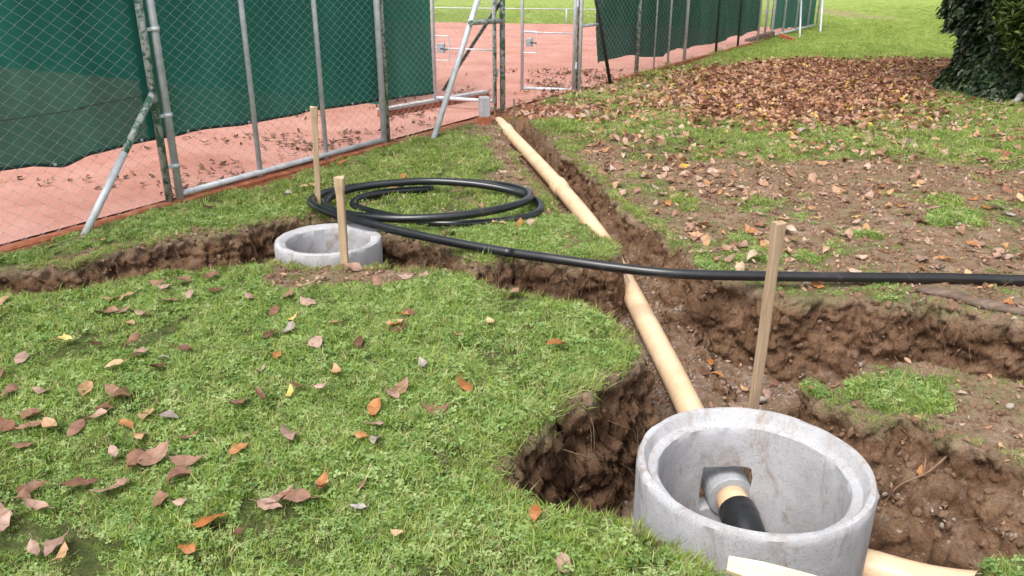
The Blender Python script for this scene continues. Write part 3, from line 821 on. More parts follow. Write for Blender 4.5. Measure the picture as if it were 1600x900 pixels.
R2 = (-1.13, 4.785, .055)
PROF2 = [(.322, -.52), (.323, -.35), (.324, -.2), (.324, -.1), (.325, -.03), (.320, -.006), (.312, 0), (.292, 0), (.285, -.006), (.262, -.012), (.255, -.02), (.253, -.06), (.252, -.12), (.252, -.2), (.251, -.35), (.251, -.52)]
e2 = empty('concrete_shaft_ring', (R2[0], R2[1], -.45), 'smaller pale concrete shaft ring sunk in soil beside the black pipe coil', 'shaft ring')
v, f = lathe(PROF2, 96, R2, .002, 9)
o = obj('ring_wall', v, f, M['concrete'], e2, smooth=True)
try: o.data.set_sharp_from_angle(angle=R(40))
except Exception: pass

# ------------------------------------------------------------------ PIPES
OP = [(-.135, 9.25, -.03), (-.107, 9.10, -.03), (.333, 6.95, -.085), (.60, 5.63, -.16), (.705, 4.863, -.235), (.785, 3.974, -.285), (.825, 3.385, -.31), (.853, 2.80, -.33)]
P = catmull(OP, 14)
e = empty('orange_drain_pipe', tuple(OP[0]), 'long orange plastic drain pipe lying in the trench from gate post to large ring', 'pipe')
v, f = tube(P, .062, 20); obj('pipe_barrel', v, f, M['orange'], e, smooth=True)
for fr_ in (.17, .31):
    i = int(fr_ * (len(P) - 1)); a, b = P[i], P[i + 1]; t = (b - a) / np.linalg.norm(b - a)
    L_ = .13
    pts_ = np.array([a, a + t * .012, a + t * .03, a + t * .05, a + t * L_, a + t * (L_ + .03)])
    v, f = tube(pts_, [.064, .073, .076, .072, .071, .062], 20); obj('socket', v, f, M['orange'], e, smooth=True)
# inside the large ring: sleeve, stub and elbow
d = np.array([P[-1][0] - P[-8][0], P[-1][1] - P[-8][1], P[-1][2] - P[-8][2]]); d /= np.linalg.norm(d)
q0 = P[-1]
e = empty('pipe_outlet', tuple(q0), 'grey sleeve, orange stub and black elbow poking through the large ring wall', 'pipe')
v, f = tube([q0 - d * .02, q0 + d * .115, q0 + d * .123, q0 + d * .125], [.091, .091, .088, .07], 24); obj('sleeve', v, f, M['greypvc'], e, smooth=False)
v, f = tube([q0 + d * .08, q0 + d * .25], .062, 24); s_ = obj('stub', v, f, M['orange'], e, smooth=True)
el = catmull([q0 + d * .20, q0 + d * .29, q0 + d * .355 + np.array([0, 0, -.025]), q0 + d * .385 + np.array([0, 0, -.075]), q0 + d * .39 + np.array([0, 0, -.16])], 8)
v, f = tube(el, [.072] * 6 + [.069] * (len(el) - 6), 24); ew = obj('elbow', v, f, M['blackrubber'], e, smooth=True)
side = np.cross(d, [0, 0, 1.]); side /= np.linalg.norm(side)
v, f = tube(el[8:22] + np.array([0, 0, .066]) * .7 + d * .05, .009, 6); obj('seam', v, f, M['blackrubber'], ew)
# pipe leaving the ring at the front right
P = catmull([(1.05, 2.30, -.29), (1.205, 2.243, -.30), (1.49, 2.135, -.30), (2.1, 1.98 + .14, -.31), (2.8, 2.12, -.32)], 10)
e = empty('orange_outlet_pipe', tuple(P[0]), 'orange plastic pipe leaving the large ring toward the grass tuft', 'pipe')
v, f = tube(P, .062, 20); obj('pipe_barrel', v, f, M['orange'], e, smooth=True)
v, f = tube(np.array([P[4], P[4] + (P[5] - P[4]) * .2, P[9], P[9] + (P[10] - P[9]) * .3]), [.063, .069, .069, .063], 20); obj('socket', v, f, M['orange'], e, smooth=True)

BP = [(3.6, 4.02, .05), (2.908, 4.074, .04), (2.757, 4.107, .035), (2.42, 4.123, .04), (1.889, 4.099, .055), (1.361, 4.065, .075), (0.877, 4.06, .09), (0.555, 4.16, .09), (0.25, 4.293, .09),
      (0.0, 4.432, .08), (-0.303, 4.595, .08), (-0.628, 4.783, .085), (-0.933, 4.965, .10), (-1.173, 5.148, .105), (-1.335, 5.348, .10), (-1.415, 5.569, .08), (-1.38, 5.83, .06), (-1.218, 6.045, .05),
      (-0.801, 6.245, .045), (-0.401, 6.245, .045), (-0.049, 6.08, .055), (0.121, 5.762, .085), (0.088, 5.446, .105), (-0.126, 5.188, .115), (-0.413, 5.060, .11), (-0.742, 5.05, .10), (-1.056, 5.186, .085),
      (-1.255, 5.407, .07), (-1.315, 5.64, .07), (-1.2, 5.83, .09), (-0.98, 5.93, .105), (-0.62, 6.0, .11), (-0.234, 5.93, .10), (0.06, 5.80, .07), (0.195, 5.60, .045), (0.153, 5.371, .035), (-0.043, 5.219, .035),
      (-0.337, 5.145, .035), (-0.62, 5.20, .035), (-0.93, 5.402, .035), (-1.12, 5.60, .035), (-1.1, 5.80, .036), (-.92, 5.96, .037), (-.6, 6.06, .037)]
P = catmull(BP, 9)
e = empty('black_water_pipe', (-.66, 5.6, 0), 'black plastic water pipe coiled on grass with its end stretched across the trench', 'pipe')
k = 9 * 9
v, f = tube(P[k:], .0275, 14); obj('coil', v, f, M['black'], e, smooth=True)
v, f = tube(P[:k + 1], .0275, 14); o = obj('stretched_length', v, f, M['muddy'], e, smooth=True); o['label'] = 'muddy straight length of the black pipe'

# ------------------------------------------------------------------ STAKES AND WOOD
def stake(name, foot, top, w, t, rz, label, mat='wood', frayed=True):
    foot, top = np.array(foot, float), np.array(top, float)
    n = 14; V = []; ca, sa = math.cos(rz), math.sin(rz)
    ax, ay = np.array([ca, sa, 0]), np.array([-sa, ca, 0])
    rr = random.Random(hash(label) % 999 if False else len(label))
    for i in range(n + 1):
        c = foot + (top - foot) * i / n
        kk = 1.0 if i < n - 1 or not frayed else 1.28
        wob = rr.uniform(-.0015, .0015)
        cc = [(-1, -.8), (-.8, -1), (.8, -1), (1, -.8), (1, .8), (.8, 1), (-.8, 1), (-1, .8)]
        for a, b in cc:
            dz = rr.uniform(-.008, .006) if (i == n and frayed) else 0
            V.append(c + ax * (a * w / 2 * kk + wob) + ay * (b * t / 2 * kk) + np.array([0, 0, dz]))
    F = [(i * 8 + k, i * 8 + (k + 1) % 8, (i + 1) * 8 + (k + 1) % 8, (i + 1) * 8 + k) for i in range(n) for k in range(8)] + [tuple(range(8))[::-1], tuple(n * 8 + k for k in range(8))]
    o = obj(name, V, F, M[mat], loc=tuple(foot)); return props(o, label, 'stake')
stake('wooden_stake', (-1.392, 5.66, -.1), (-1.358, 5.66, .715), .040, .028, .2, 'tall plain wooden stake standing at the coil beside the framed fence panel')
stake('wooden_stake', (-.965, 4.425, -.15), (-.955, 4.425, .525), .042, .032, -.1, 'short wooden stake with battered top against the smaller concrete ring')
stake('wooden_stake', (1.0, 2.985, -.5), (1.017, 2.985, .70), .037, .03, .3, 'weathered wooden stake rising behind the large concrete ring', 'greywood')
# loose batten in front of the large ring
a = np.array([.60, 1.835, .055]); b = np.array([1.28, 1.62, -.02]); ang = math.atan2(b[1] - a[1], b[0] - a[0]); L_ = float(np.linalg.norm(b - a))
V = []
for i in range(9):
    t = i / 8; wv = .030 * (1 if i else .75)
    for y_, z_ in ((-wv, -.009), (wv, -.009), (wv, .009), (-wv, .009)):
        V.append((t * L_, y_ + rnd.uniform(-.001, .001), z_ + .012 * math.sin(t * 3.1)))
F = [(i * 4 + k, i * 4 + (k + 1) % 4, (i + 1) * 4 + (k + 1) % 4, (i + 1) * 4 + k) for i in range(8) for k in range(4)] + [(3, 2, 1, 0), (32, 33, 34, 35)]
o = obj('wooden_batten', V, F, M['palewood']); o.location = a; o.rotation_euler = (R(25), math.asin((a[2] - b[2]) / L_), ang)
props(o, 'pale sawn wooden batten leaning in front of the large concrete ring', 'batten')
# split branch on the bank
P = catmull([(2.12, 3.985, .025), (2.25, 3.90, .035), (2.36, 3.80, .03), (2.52, 3.69, .025), (2.62, 3.64, .015)], 6)
v, f = tube(P, np.interp(np.linspace(0, 1, len(P)), [0, .1, .5, .9, 1], [.014, .032, .036, .032, .010]) * (1 + .15 * rng.standard_normal(len(P)).clip(-1, 1)), 9)
v = np.array(v); v[:, 2] = .02 + gz(v[:, 0], v[:, 1]) * .5 + (v[:, 2] - .025) * .7
props(obj('branch', v, f, M['oldwood'], smooth=True, loc=(2.3, 3.85, .02)), 'weathered brown branch lying on the bank beside the black pipe', 'branch')
# timber offcuts at the far fence
for i, (c, sz, rz, ry, lb) in enumerate((((5.75, 19.75, .10), (.75, .14, .12), .35, -.22, 'dark timber offcut propped on the ground at the far end of the fence'), ((6.45, 19.95, .08), (.42, .22, .10), -.3, .3, 'reddish brown board offcut beside the dark timber at the far fence'))):
    v, f = box(c, sz, rz, 1, 0, ry); props(obj('timber_offcut', v, f, M['oldwood'] if i == 0 else M['kerb'], loc=c), lb, 'timber')

# ------------------------------------------------------------------ TREE
TX, TY = 6.85, 11.35
e = empty('ivy_tree', (TX, TY, 0), 'broad tree trunk wrapped in dark ivy with drooping bushy foliage', 'tree')
n, sg = 22, 36; V = []
for i in range(n + 1):
    z = -.15 + 5.2 * (i / n) ** 1.15
    r = .62 + .24 * math.exp(-max(z, 0) / .25) - .04 * z
    for k in range(sg):
        a = 2 * math.pi * k / sg
        lob = 1 + .10 * math.sin(5 * a + .6) * math.exp(-max(z, 0) / .5) + .05 * math.sin(3 * a + z)
        V.append((TX + r * lob * math.cos(a), TY + r * lob * math.sin(a), z))
F = [(i * sg + k, i * sg + (k + 1) % sg, (i + 1) * sg + (k + 1) % sg, (i + 1) * sg + k) for i in range(n) for k in range(sg)] + [tuple(n * sg + k for k in range(sg))]
trunk = obj('trunk', V, F, M['bark'], e, smooth=True)
for i in range(9):
    a = i * 2.4; z = 2.6 + .28 * i; r0 = .45
    p0 = np.array([TX + r0 * math.cos(a), TY + r0 * math.sin(a), z]); p1 = p0 + np.array([math.cos(a) * 1.1, math.sin(a) * 1.1, .5]); p2 = p1 + np.array([math.cos(a + .3) * 1.3, math.sin(a + .3) * 1.3, .9])
    Pb = catmull([p0, p1, p2], 6); v, f = tube(Pb, np.linspace(.13, .03, len(Pb)), 8); obj('limb', v, f, M['bark'], e, smooth=True)

def leafshape(L, wd, n=5, curl=0., fold=.25, twist=0., tip=1.0, base=.0, rr=None, wav=0.):
    """pointed leaf along +Y with a folded midrib"""
    V, F = [], []
    for i in range(n + 1):
        t = i / n
        hw = wd / 2 * (math.sin(math.pi * min(1, t ** .85)) ** .8) if 0 < i < n else 0.0008
        y = (t - .5) * L; zc = curl * L * ((t - .5) ** 2 * 4) ; tw = twist * (t - .5)
        for sx in (-1, 0, 1):
            jit = 1 + (rr.uniform(-.12, .12) if rr and sx else 0)
            xx = sx * hw * jit; zz = zc + abs(xx) * fold + (rr.uniform(-1, 1) * wav * L if rr and sx else 0)
            V.append((xx * math.cos(tw) - zz * math.sin(tw) * .6, y, xx * math.sin(tw) + zz))
    for i in range(n):
        for k in (0, 1):
            F.append((i * 3 + k, i * 3 + k + 1, (i + 1) * 3 + k + 1, (i + 1) * 3 + k))
    return np.array(V), F

def turn(v, rx, ry, rz, t=(0, 0, 0)):
    m = np.array((Matrix.Rotation(rz, 3, 'Z') @ Matrix.Rotation(ry, 3, 'Y') @ Matrix.Rotation(rx, 3, 'X')))
    return v @ m.T + np.array(t)

def ivy_proto(i):
    rr = random.Random(300 + i); parts = []
    for k in range(7):
        L = rr.uniform(.05, .085)
        v = np.array([(0, -L * .5, 0), (L * .55, -L * .35, .006), (L * .42, 0, .012), (L * .30, .1 * L, .008), (0, L * .62, -.004), (-L * .30, .1 * L, .008), (-L * .42, 0, .012), (-L * .55, -L * .35, .006)])
        v = turn(v, rr.uniform(.1, .9), rr.uniform(-.5, .5), math.pi + rr.uniform(-.8, .8), (rr.uniform(-.09, .09), rr.uniform(-.09, .09), rr.uniform(0, .06)))
        parts.append((v, [(0, 1, 2, 4), (0, 4, 6, 7), (2, 3, 4), (4, 5, 6)], M['ivy']))
    return proto('ivy_source_%d' % i, parts)
ivp = [ivy_proto(i) for i in range(6)]
pts, rot, scl = [], [], []
for i in range(5200):
    a = rnd.uniform(0, 2 * math.pi); z = rnd.uniform(.0, 1) ** 1.2 * 3.4
    if z < .35 and rnd.random() < .35: continue
    r = (.62 + .24 * math.exp(-z / .25) - .04 * z) * (1 + .10 * math.sin(5 * a + .6) * math.exp(-z / .5) + .05 * math.sin(3 * a + z))
    thick = .02 + .15 * max(0, min(1, (z - .2) / 1.2)) * rnd.random() + (.16 * rnd.random() if z > .8 else 0)
    bul = .22 * max(0, min(1, (z - .75) / .25)) * (0.5 + .5 * math.sin(a * 4 + z * 3))
    rr_ = r + thick + bul
    pts.append((TX + rr_ * math.cos(a), TY + rr_ * math.sin(a), z))
    rot.append((R(72) + rnd.uniform(-.35, .35), rnd.uniform(-.2, .2), a + R(90) + rnd.uniform(-.4, .4))); scl.append(rnd.uniform(.8, 1.3))
scatter('ivy', pts, rot, scl, ivp, e, (None, None, None, 'stuff'))

def bush_proto(i, mat, L0=.05):
    rr = random.Random(700 + i); parts = []
    for k in range(16):
        v, f = leafshape(rr.uniform(.8, 1.4) * L0, L0 * .36, 3)
        parts.append((turn(v, rr.uniform(-.9, .7), rr.uniform(-.6, .6), rr.uniform(0, 6.28), (rr.uniform(-.12, .12), rr.uniform(-.12, .12), rr.uniform(-.10, .06))), f, mat))
    return proto('bush_source_%d' % i, parts)
bup = [bush_proto(i, M['needle'], .07) for i in range(5)]
pts, rot, scl = [], [], []
for (cx, cy, cz, rx, ry, rz, nn) in ((6.2, 10.30, 1.12, .28, .3, .26, 300), (6.35, 10.25, .82, .30, .3, .26, 330), (6.9, 10.3, 1.0, .5, .4, .45, 520), (6.2, 10.7, 1.75, .7, .6, .4, 500), (7.2, 10.8, 1.8, .8, .7, .5, 500), (6.2, 11.9, 2.6, 1.2, 1.1, .8, 800),
                                     (7.6, 12.2, 3.6, 1.9, 1.8, 1.1, 1200), (6.0, 10.9, 3.9, 1.8, 1.6, .9, 1100), (7.0, 11.4, 5.2, 2.4, 2.3, 1.3, 2200)):
    for k in range(nn):
        v = rng.standard_normal(3); v /= np.linalg.norm(v); u = rnd.random() ** .45
        pts.append((cx + v[0] * rx * u, cy + v[1] * ry * u, cz + v[2] * rz * u))
        rot.append((rnd.uniform(-.6, .6), rnd.uniform(-.6, .6), rnd.uniform(0, 6.28))); scl.append(rnd.uniform(.7, 1.5))
scatter('crown', pts, rot, scl, bup, e, (None, None, None, 'stuff'))
for i, (pp, r0) in enumerate((([(6.5, 10.6, .05), (6.40, 10.45, .10), (6.32, 10.40, .04), (6.2, 10.42, -.02)], .05), ([(6.55, 10.6, .14), (6.5, 10.42, .13), (6.47, 10.36, .0)], .05))):
    Pb = catmull(pp, 6); v, f = tube(Pb, np.linspace(r0, .02, len(Pb)), 9); obj('surface_root', v, f, M['paleroot'], e, smooth=True)

# shrubs closing the lawn far behind
for i, (x, y, w_, h_, lb) in enumerate(((22.3, 46.8, 1.6, 1.5, 'small dark shrub at the far end of the bright lawn'),)):
    e = empty('shrub', (x, y, 0), lb, 'shrub')
    v, f = tube([(x, y, -.1), (x + .05, y, h_ * .6)], [.09, .04], 7); obj('stem', v, f, M['bark'], e)
    m_ = 700; u = rng.standard_normal((m_, 3)); u /= np.linalg.norm(u, axis=1)[:, None]; u *= rng.random((m_, 1)) ** .4
    pp = np.array([x, y, h_ * .5]) + u * np.array([w_, w_ * .7, h_ * .5])
    scatter('foliage', pp, rng.uniform(-1, 1, (m_, 3)) * np.array([.6, .6, 3.1]), rng.uniform(1.2, 2.4, m_), bup, e, (None, None, None, 'stuff'))
# ------------------------------------------------------------------ GRASS (uncountable)
def blade(rr, L, w, lean, rz, x, y, seg=2):
    V = []; ca, sa = math.cos(rz), math.sin(rz)
    for i in range(seg):
        t = i / seg; off = lean * L * t * t; hw = w / 2 * (1 - .35 * t)
        for s in (-1, 1): V.append((x + ca * s * hw - sa * off, y + sa * s * hw + ca * off, L * t * (1 - .25 * lean * t)))
    V.append((x - sa * lean * L, y + ca * lean * L, L * (1 - .35 * lean)))
    F = [(i * 2, i * 2 + 1, i * 2 + 3, i * 2 + 2) for i in range(seg - 1)] + [((seg - 1) * 2, (seg - 1) * 2 + 1, seg * 2)]
    return np.array(V), F

def grass_proto(i, rad, nb, L0, w0, clover=0, dry=.06, mat='grass'):
    rr = random.Random(i * 7 + nb); parts = []
    for k in range(nb):
        a = rr.uniform(0, 6.28); d_ = rad * math.sqrt(rr.random())
        v, f = blade(rr, (rr.uniform(.5, 1.1) if rr.random() > .07 else rr.uniform(1.2, 1.8)) * L0, w0 * rr.uniform(.7, 1.3), rr.uniform(.15, 1.1), rr.uniform(0, 6.28), d_ * math.cos(a), d_ * math.sin(a))
        parts.append((v, f, M['straw'] if rr.random() < dry else M[mat]))
    for k in range(clover):
        a = rr.uniform(0, 6.28); d_ = rad * math.sqrt(rr.random()); c = (d_ * math.cos(a), d_ * math.sin(a), rr.uniform(.010, .026)); q = rr.uniform(.005, .0095)
        tx, ty = rr.uniform(-.5, .5), rr.uniform(-.5, .5)
        for j in range(3):
            b_ = j * 2.094 + a
            v = np.array([(0, 0, 0), (q * .55, q * .6, .001), (q * .5, q * 1.25, 0), (0, q * 1.4, -.001), (-q * .5, q * 1.25, 0), (-q * .55, q * .6, .001)])
            parts.append((turn(turn(v, 0, 0, b_), tx, ty, 0, c), [(0, 1, 2, 3), (0, 3, 4, 5)], M['clover']))
    return proto('grass_source_%d_%d' % (i, nb), parts)
near_p = [grass_proto(i, .045, 40, .036, .0030, [0, 5, 12, 4, 15, 7, 1, 9][i], [.06, .08, .06, .16, .07, .10, .24, .08][i]) for i in range(8)]
mid_p = [grass_proto(20 + i, .08, 85, .034, .0045, 6 * (i % 2), .16) for i in range(5)]
far_p = [grass_proto(40 + i, .20, 90, .030, .012, 0, .02, 'fargrass') for i in range(4)]
edge_p = [grass_proto(60 + i, .03, 22, .056, .0032, 0, .35) for i in range(4)]

def in_view(x, y, m=.5):
    return (np.abs(x) < .70 * (y + .2) + m) & (y > 1.3)

def grow(name, x0, x1, y0, y1, dens, protos, s0, s1, label, thr=.10, power=1.0, tilt=.25):
    n = int((x1 - x0) * (y1 - y0) * dens)
    x, y = rng.uniform(x0, x1, n), rng.uniform(y0, y1, n)
    k = in_view(x, y); x, y = x[k], y[k]
    z, dep_, so, g, li, cl, d_ = terrain(x, y)
    k = (rng.random(len(x)) < g ** power) & (g > thr) & (d_ < .03); x, y, z, g = x[k], y[k], z[k], g[k]
    n = len(x)
    cl_ = .75 + .45 * np.clip(fbm2(x, y, 3.0, 2, 91) * .7 + .5, 0, 1)
    sc = rng.uniform(s0, s1, n) * cl_ * (.45 + .55 * g)
    rot = np.stack([rng.normal(0, tilt, n), rng.normal(0, tilt, n), rng.uniform(0, 6.28, n)], 1)
    return scatter(name, np.stack([x, y, z - .004], 1), rot, sc, protos, None, (label, 'grass', None, 'stuff'))
grow('near_grass', -3.6, 3.4, 1.35, 5.6, 1900, near_p, .75, 1.25, 'short green lawn grass and clover around the trenches')
grow('middle_grass', -4, 9, 5.6, 12.5, 420, mid_p, .8, 1.3, 'green lawn grass between the pipe coil and the leaf covered ground')
grow('far_grass', -16, 30, 12.5, 46, 40, far_p, .8, 1.3, 'bright green mown lawn beyond the leaf covered ground')
# tufts hanging over the cut edges
x = rng.uniform(-3.4, 3.2, 260000); y = rng.uniform(1.4, 7.5, 260000)
k = in_view(x, y); x, y = x[k], y[k]
z, _, _, g, _, _, d_ = terrain(x, y)
k = (d_ > -.07) & (d_ < .012) & (rng.random(len(x)) < .20) & ~((x > 1.0) & (y > 3.2) & (rng.random(len(x)) < .65))
gd = terrain(x, y - .0)[3]
x, y, z = x[k], y[k], z[k]; n = len(x)
eps = .03
dx = terrain(x + eps, y)[6] - terrain(x - eps, y)[6]; dy = terrain(x, y + eps)[6] - terrain(x, y - eps)[6]
ang = np.arctan2(dy, dx)
# blades lean out over the trench: tilt about the axis across the outward direction
tl = rng.uniform(.2, 1.0, n)
rot = np.stack([-np.sin(ang) * tl * -1 * -1, np.cos(ang) * tl, rng.normal(0, .3, n)], 1)
far_keep = rng.random(n) < np.interp(y, [2, 5, 7.5], [1, .6, .3])
bank = np.interp(x, [.9, 1.3], [1, .55])
scatter('edge_grass', np.stack([x, y, z], 1)[far_keep], rot[far_keep], (rng.uniform(.5, 1.0, n) * bank)[far_keep], edge_p, None, ('longer grass hanging over the cut trench edges', 'grass', None, 'stuff'))

# ------------------------------------------------------------------ SOIL CLODS, GRAVEL, ROOTS
def lump_proto(i, mat, rough=.35, flat=.75):
    rr = random.Random(900 + i); bm = bmesh.new(); bmesh.ops.create_icosphere(bm, subdivisions=2, radius=.5)
    co_ = np.array([v.co[:] for v in bm.verts]); dn_ = fbm3(co_ * 1.0 + i * 7.7, 2.2, 3, 200 + i)
    co_ = co_ * (1 + rough * dn_)[:, None] * np.array([1, rr.uniform(.65, 1), flat * rr.uniform(.7, 1.1)])
    bm.verts.index_update(); f = [tuple(v.index for v in q.verts) for q in bm.faces]; bm.free()
    return proto('lump_source_%d' % i, [(co_, f, mat)])
clod_p = [lump_proto(i, M['clod'], .45) for i in range(6)]
grav_p = [lump_proto(20 + i, M['gravel'], .25, .7) for i in range(5)]
x = rng.uniform(-3.2, 4.2, 300000); y = rng.uniform(1.5, 9.3, 300000); k = in_view(x, y); x, y = x[k], y[k]
z, dep_, so, g, li, cl, d_ = terrain(x, y)
k = (so > .6) & (rng.random(len(x)) < np.where(dep_ > .3, .55, .38)); xs, ys, zs = x[k], y[k], z[k]; n = len(xs)
sc = .006 + .034 * rng.random(n) ** 7
scatter('soil_clods', np.stack([xs, ys, zs + sc * .1], 1), rng.uniform(-3, 3, (n, 3)), sc, clod_p, None, ('crumbled brown soil clods in and beside the trenches', 'soil', None, 'stuff'))
k = (dep_ > .6) & (d_ > .10) & (rng.random(len(x)) < np.where(y < 2.75, .12, .5)) & (x > .4) & (y < 6.5); xs, ys, zs = x[k], y[k], z[k]; n = len(xs)
sc = .006 + .020 * rng.random(n) ** 3
scatter('gravel', np.stack([xs, ys, zs + .004], 1), rng.uniform(-3, 3, (n, 3)), sc, grav_p, None, ('grey gravel on the trench floor beside the orange pipe', 'gravel', None, 'stuff'))
# roots hanging from the walls
x = rng.uniform(-2.5, 3.0, 30000); y = rng.uniform(1.9, 6.5, 30000); z, dep_, so, g, li, cl, d_ = terrain(x, y)
k = np.where((d_ > .0) & (d_ < .05) & in_view(x, y))[0][:420]; parts = []
GX = gz(x + .03, y) - gz(x - .03, y); GY = gz(x, y + .03) - gz(x, y - .03)
for i in k:
    gxx, gyy = float(GX[i]), float(GY[i]); gl = math.hypot(gxx, gyy) + 1e-6
    o_ = np.array([-gxx / gl, -gyy / gl, 0]); L = rnd.uniform(.04, .22); sdv = np.array([-o_[1], o_[0], 0]) * rnd.uniform(-.12, .12)
    p0 = np.array([x[i], y[i], z[i] - .02]); pts_ = [p0 - o_ * .02, p0 + o_ * .035 + sdv * .3 - np.array([0, 0, L * .3]), p0 + o_ * rnd.uniform(.05, .09) + sdv - np.array([0, 0, L])]
    Pb = catmull(pts_, 3); parts.append(tube(Pb, np.linspace(rnd.uniform(.001, .0028), .0006, len(Pb)), 4, False))
for pp, r0 in (([(1.72, 2.72, -.13), (1.60, 2.66, -.20), (1.50, 2.66, -.26), (1.42, 2.60, -.30)], .006), ([(1.30, 3.05, -.2), (1.40, 3.0, -.14), (1.5, 2.97, -.12)], .005), ([(1.6, 2.70, -.15), (1.58, 2.64, -.3), (1.57, 2.6, -.42)], .004),
               ([(.20, 2.72, -.14), (.30, 2.76, -.20), (.37, 2.80, -.24)], .004), ([(.10, 2.40, -.22), (.2, 2.45, -.30), (.33, 2.42, -.36)], .004), ([(1.9, 2.50, -.18), (1.8, 2.46, -.24), (1.66, 2.47, -.28)], .005)):
    Pb = catmull(pp, 5); parts.append(tube(Pb, np.linspace(r0, .001, len(Pb)), 5, False))
v, f = join(parts)
props(obj('exposed_roots', v, f, M['root'], smooth=True), 'thin brown roots hanging from the cut soil walls', 'roots', kind='stuff')
# single stones one can pick out
for i, (x_, y_, z_, s_, lb) in enumerate(((1.47, 3.37, -.33, .085, 'rounded tan stone in the trench beside the weathered stake and mound'), (.95, 4.5, -.33, .06, 'small grey stone on the trench floor near the black pipe crossing'),
                                          (1.25, 3.62, -.42, .07, 'grey stone at the foot of the right trench wall'), (2.05, 2.95, -.08, .04, 'pale pebble on the bare mound'))):
    pr = lump_proto(40 + i, M['stone'], .25, .7); o = bpy.data.objects.new('stone', pr.data); o.location = (x_, y_, max(z_, float(gz(x_, y_)[0]) + s_ * .15)); o.scale = (s_,) * 3; o.rotation_euler = (.3, .2, i * 1.3)
    o.data.polygons.foreach_set('use_smooth', [True] * len(o.data.polygons)); link(o); props(o, lb, 'stone')

# ------------------------------------------------------------------ FALLEN LEAVES
def leaf_mesh(i, mat):
    rr = random.Random(50 + i)
    L = rr.uniform(.082, .105)
    v, f = leafshape(L, L * rr.uniform(.46, .62), 7, rr.uniform(-.12, .26), rr.uniform(-.25, .55), rr.uniform(-1.2, 1.2), rr=rr, wav=.06)
    st, sf = tube([(0, -L * .5, v[1][2]), (0, -L * .62, v[1][2] + .002), (.004, -L * .72, v[1][2] + .004)], .0012, 4, False)
    v, f = join([(v, f), (st, sf)])
    v[:, 2] -= v[:, 2].min()
    return mesh('fallen_leaf', v, f, mat, smooth=True)
leaf_lib = {c: [leaf_mesh(10 * j + ord(c), M['leaf' + c]) for j in range(12)] for c in LEAFCOL}
GRP = {'lawn': 'leaves on the near lawn', 'bank': 'leaves on the muddy bank', 'trench': 'leaves in the trenches', 'strip': 'leaves on the grass beside the coil and fence'}
WHERE = {'lawn': 'dry leaf on the near lawn', 'bank': 'dry leaf on the muddy bank', 'trench': 'dry leaf down in the trench', 'strip': 'dry leaf on the grass strip'}
NEAR = {'lawn': (((-1.1, 4.5), .75, 'beside the smaller concrete ring'), ((.35, 3.75), .55, 'at the lawn edge by the orange pipe'), ((.25, 2.35), .75, 'near the edge of the pit'), ((-2.6, 3.9), .9, 'by the shallow left trench')),
        'bank': (((1.0, 6.0), .9, 'along the orange pipe trench'), ((2.3, 3.8), .7, 'near the weathered branch'), ((1.6, 4.3), .5, 'close to the black pipe')), 'trench': (((1.1, 3.1), .45, 'behind the large concrete ring'), ((1.8, 3.5), .5, 'under the right trench wall')), 'strip': (((-.6, 5.6), .95, 'at the pipe coil'), ((-2.4, 5.2), .8, 'near the slanting fence brace'))}
def drop(x, y, z, s, c, where):
    o = bpy.data.objects.new('fallen_leaf', rnd.choice(leaf_lib[c])); COL.objects.link(o)
    o.location = (x, y, z + (rnd.uniform(.028, .040) if where in ('lawn', 'strip') else .014))
    o.rotation_euler = (rnd.uniform(-.35, .35), rnd.uniform(-.35, .35), rnd.uniform(0, 6.28)); o.scale = (s * .92 * rnd.uniform(.8, 1.2), s * .92, s * .92)
    size = 'large ' if s >= 1.25 else 'small ' if s < .9 else ''
    spot = next((' ' + t for (p, r_, t) in NEAR[where] if math.hypot(x - p[0], y - p[1]) < r_), '')
    if where == 'lawn' and not spot:
        near_ = min(math.hypot(x - q[0], y - q[1]) for q in LAWN_LEAVES if (q[0], q[1]) != (x, y))
        spot = ' touching another leaf' if near_ < .10 else ' close beside another leaf' if near_ < .17 else ' lying by itself'
    props(o, size + LEAFCOL[c][1] + ' ' + WHERE[where] + spot, 'leaf', GRP[where]); return o
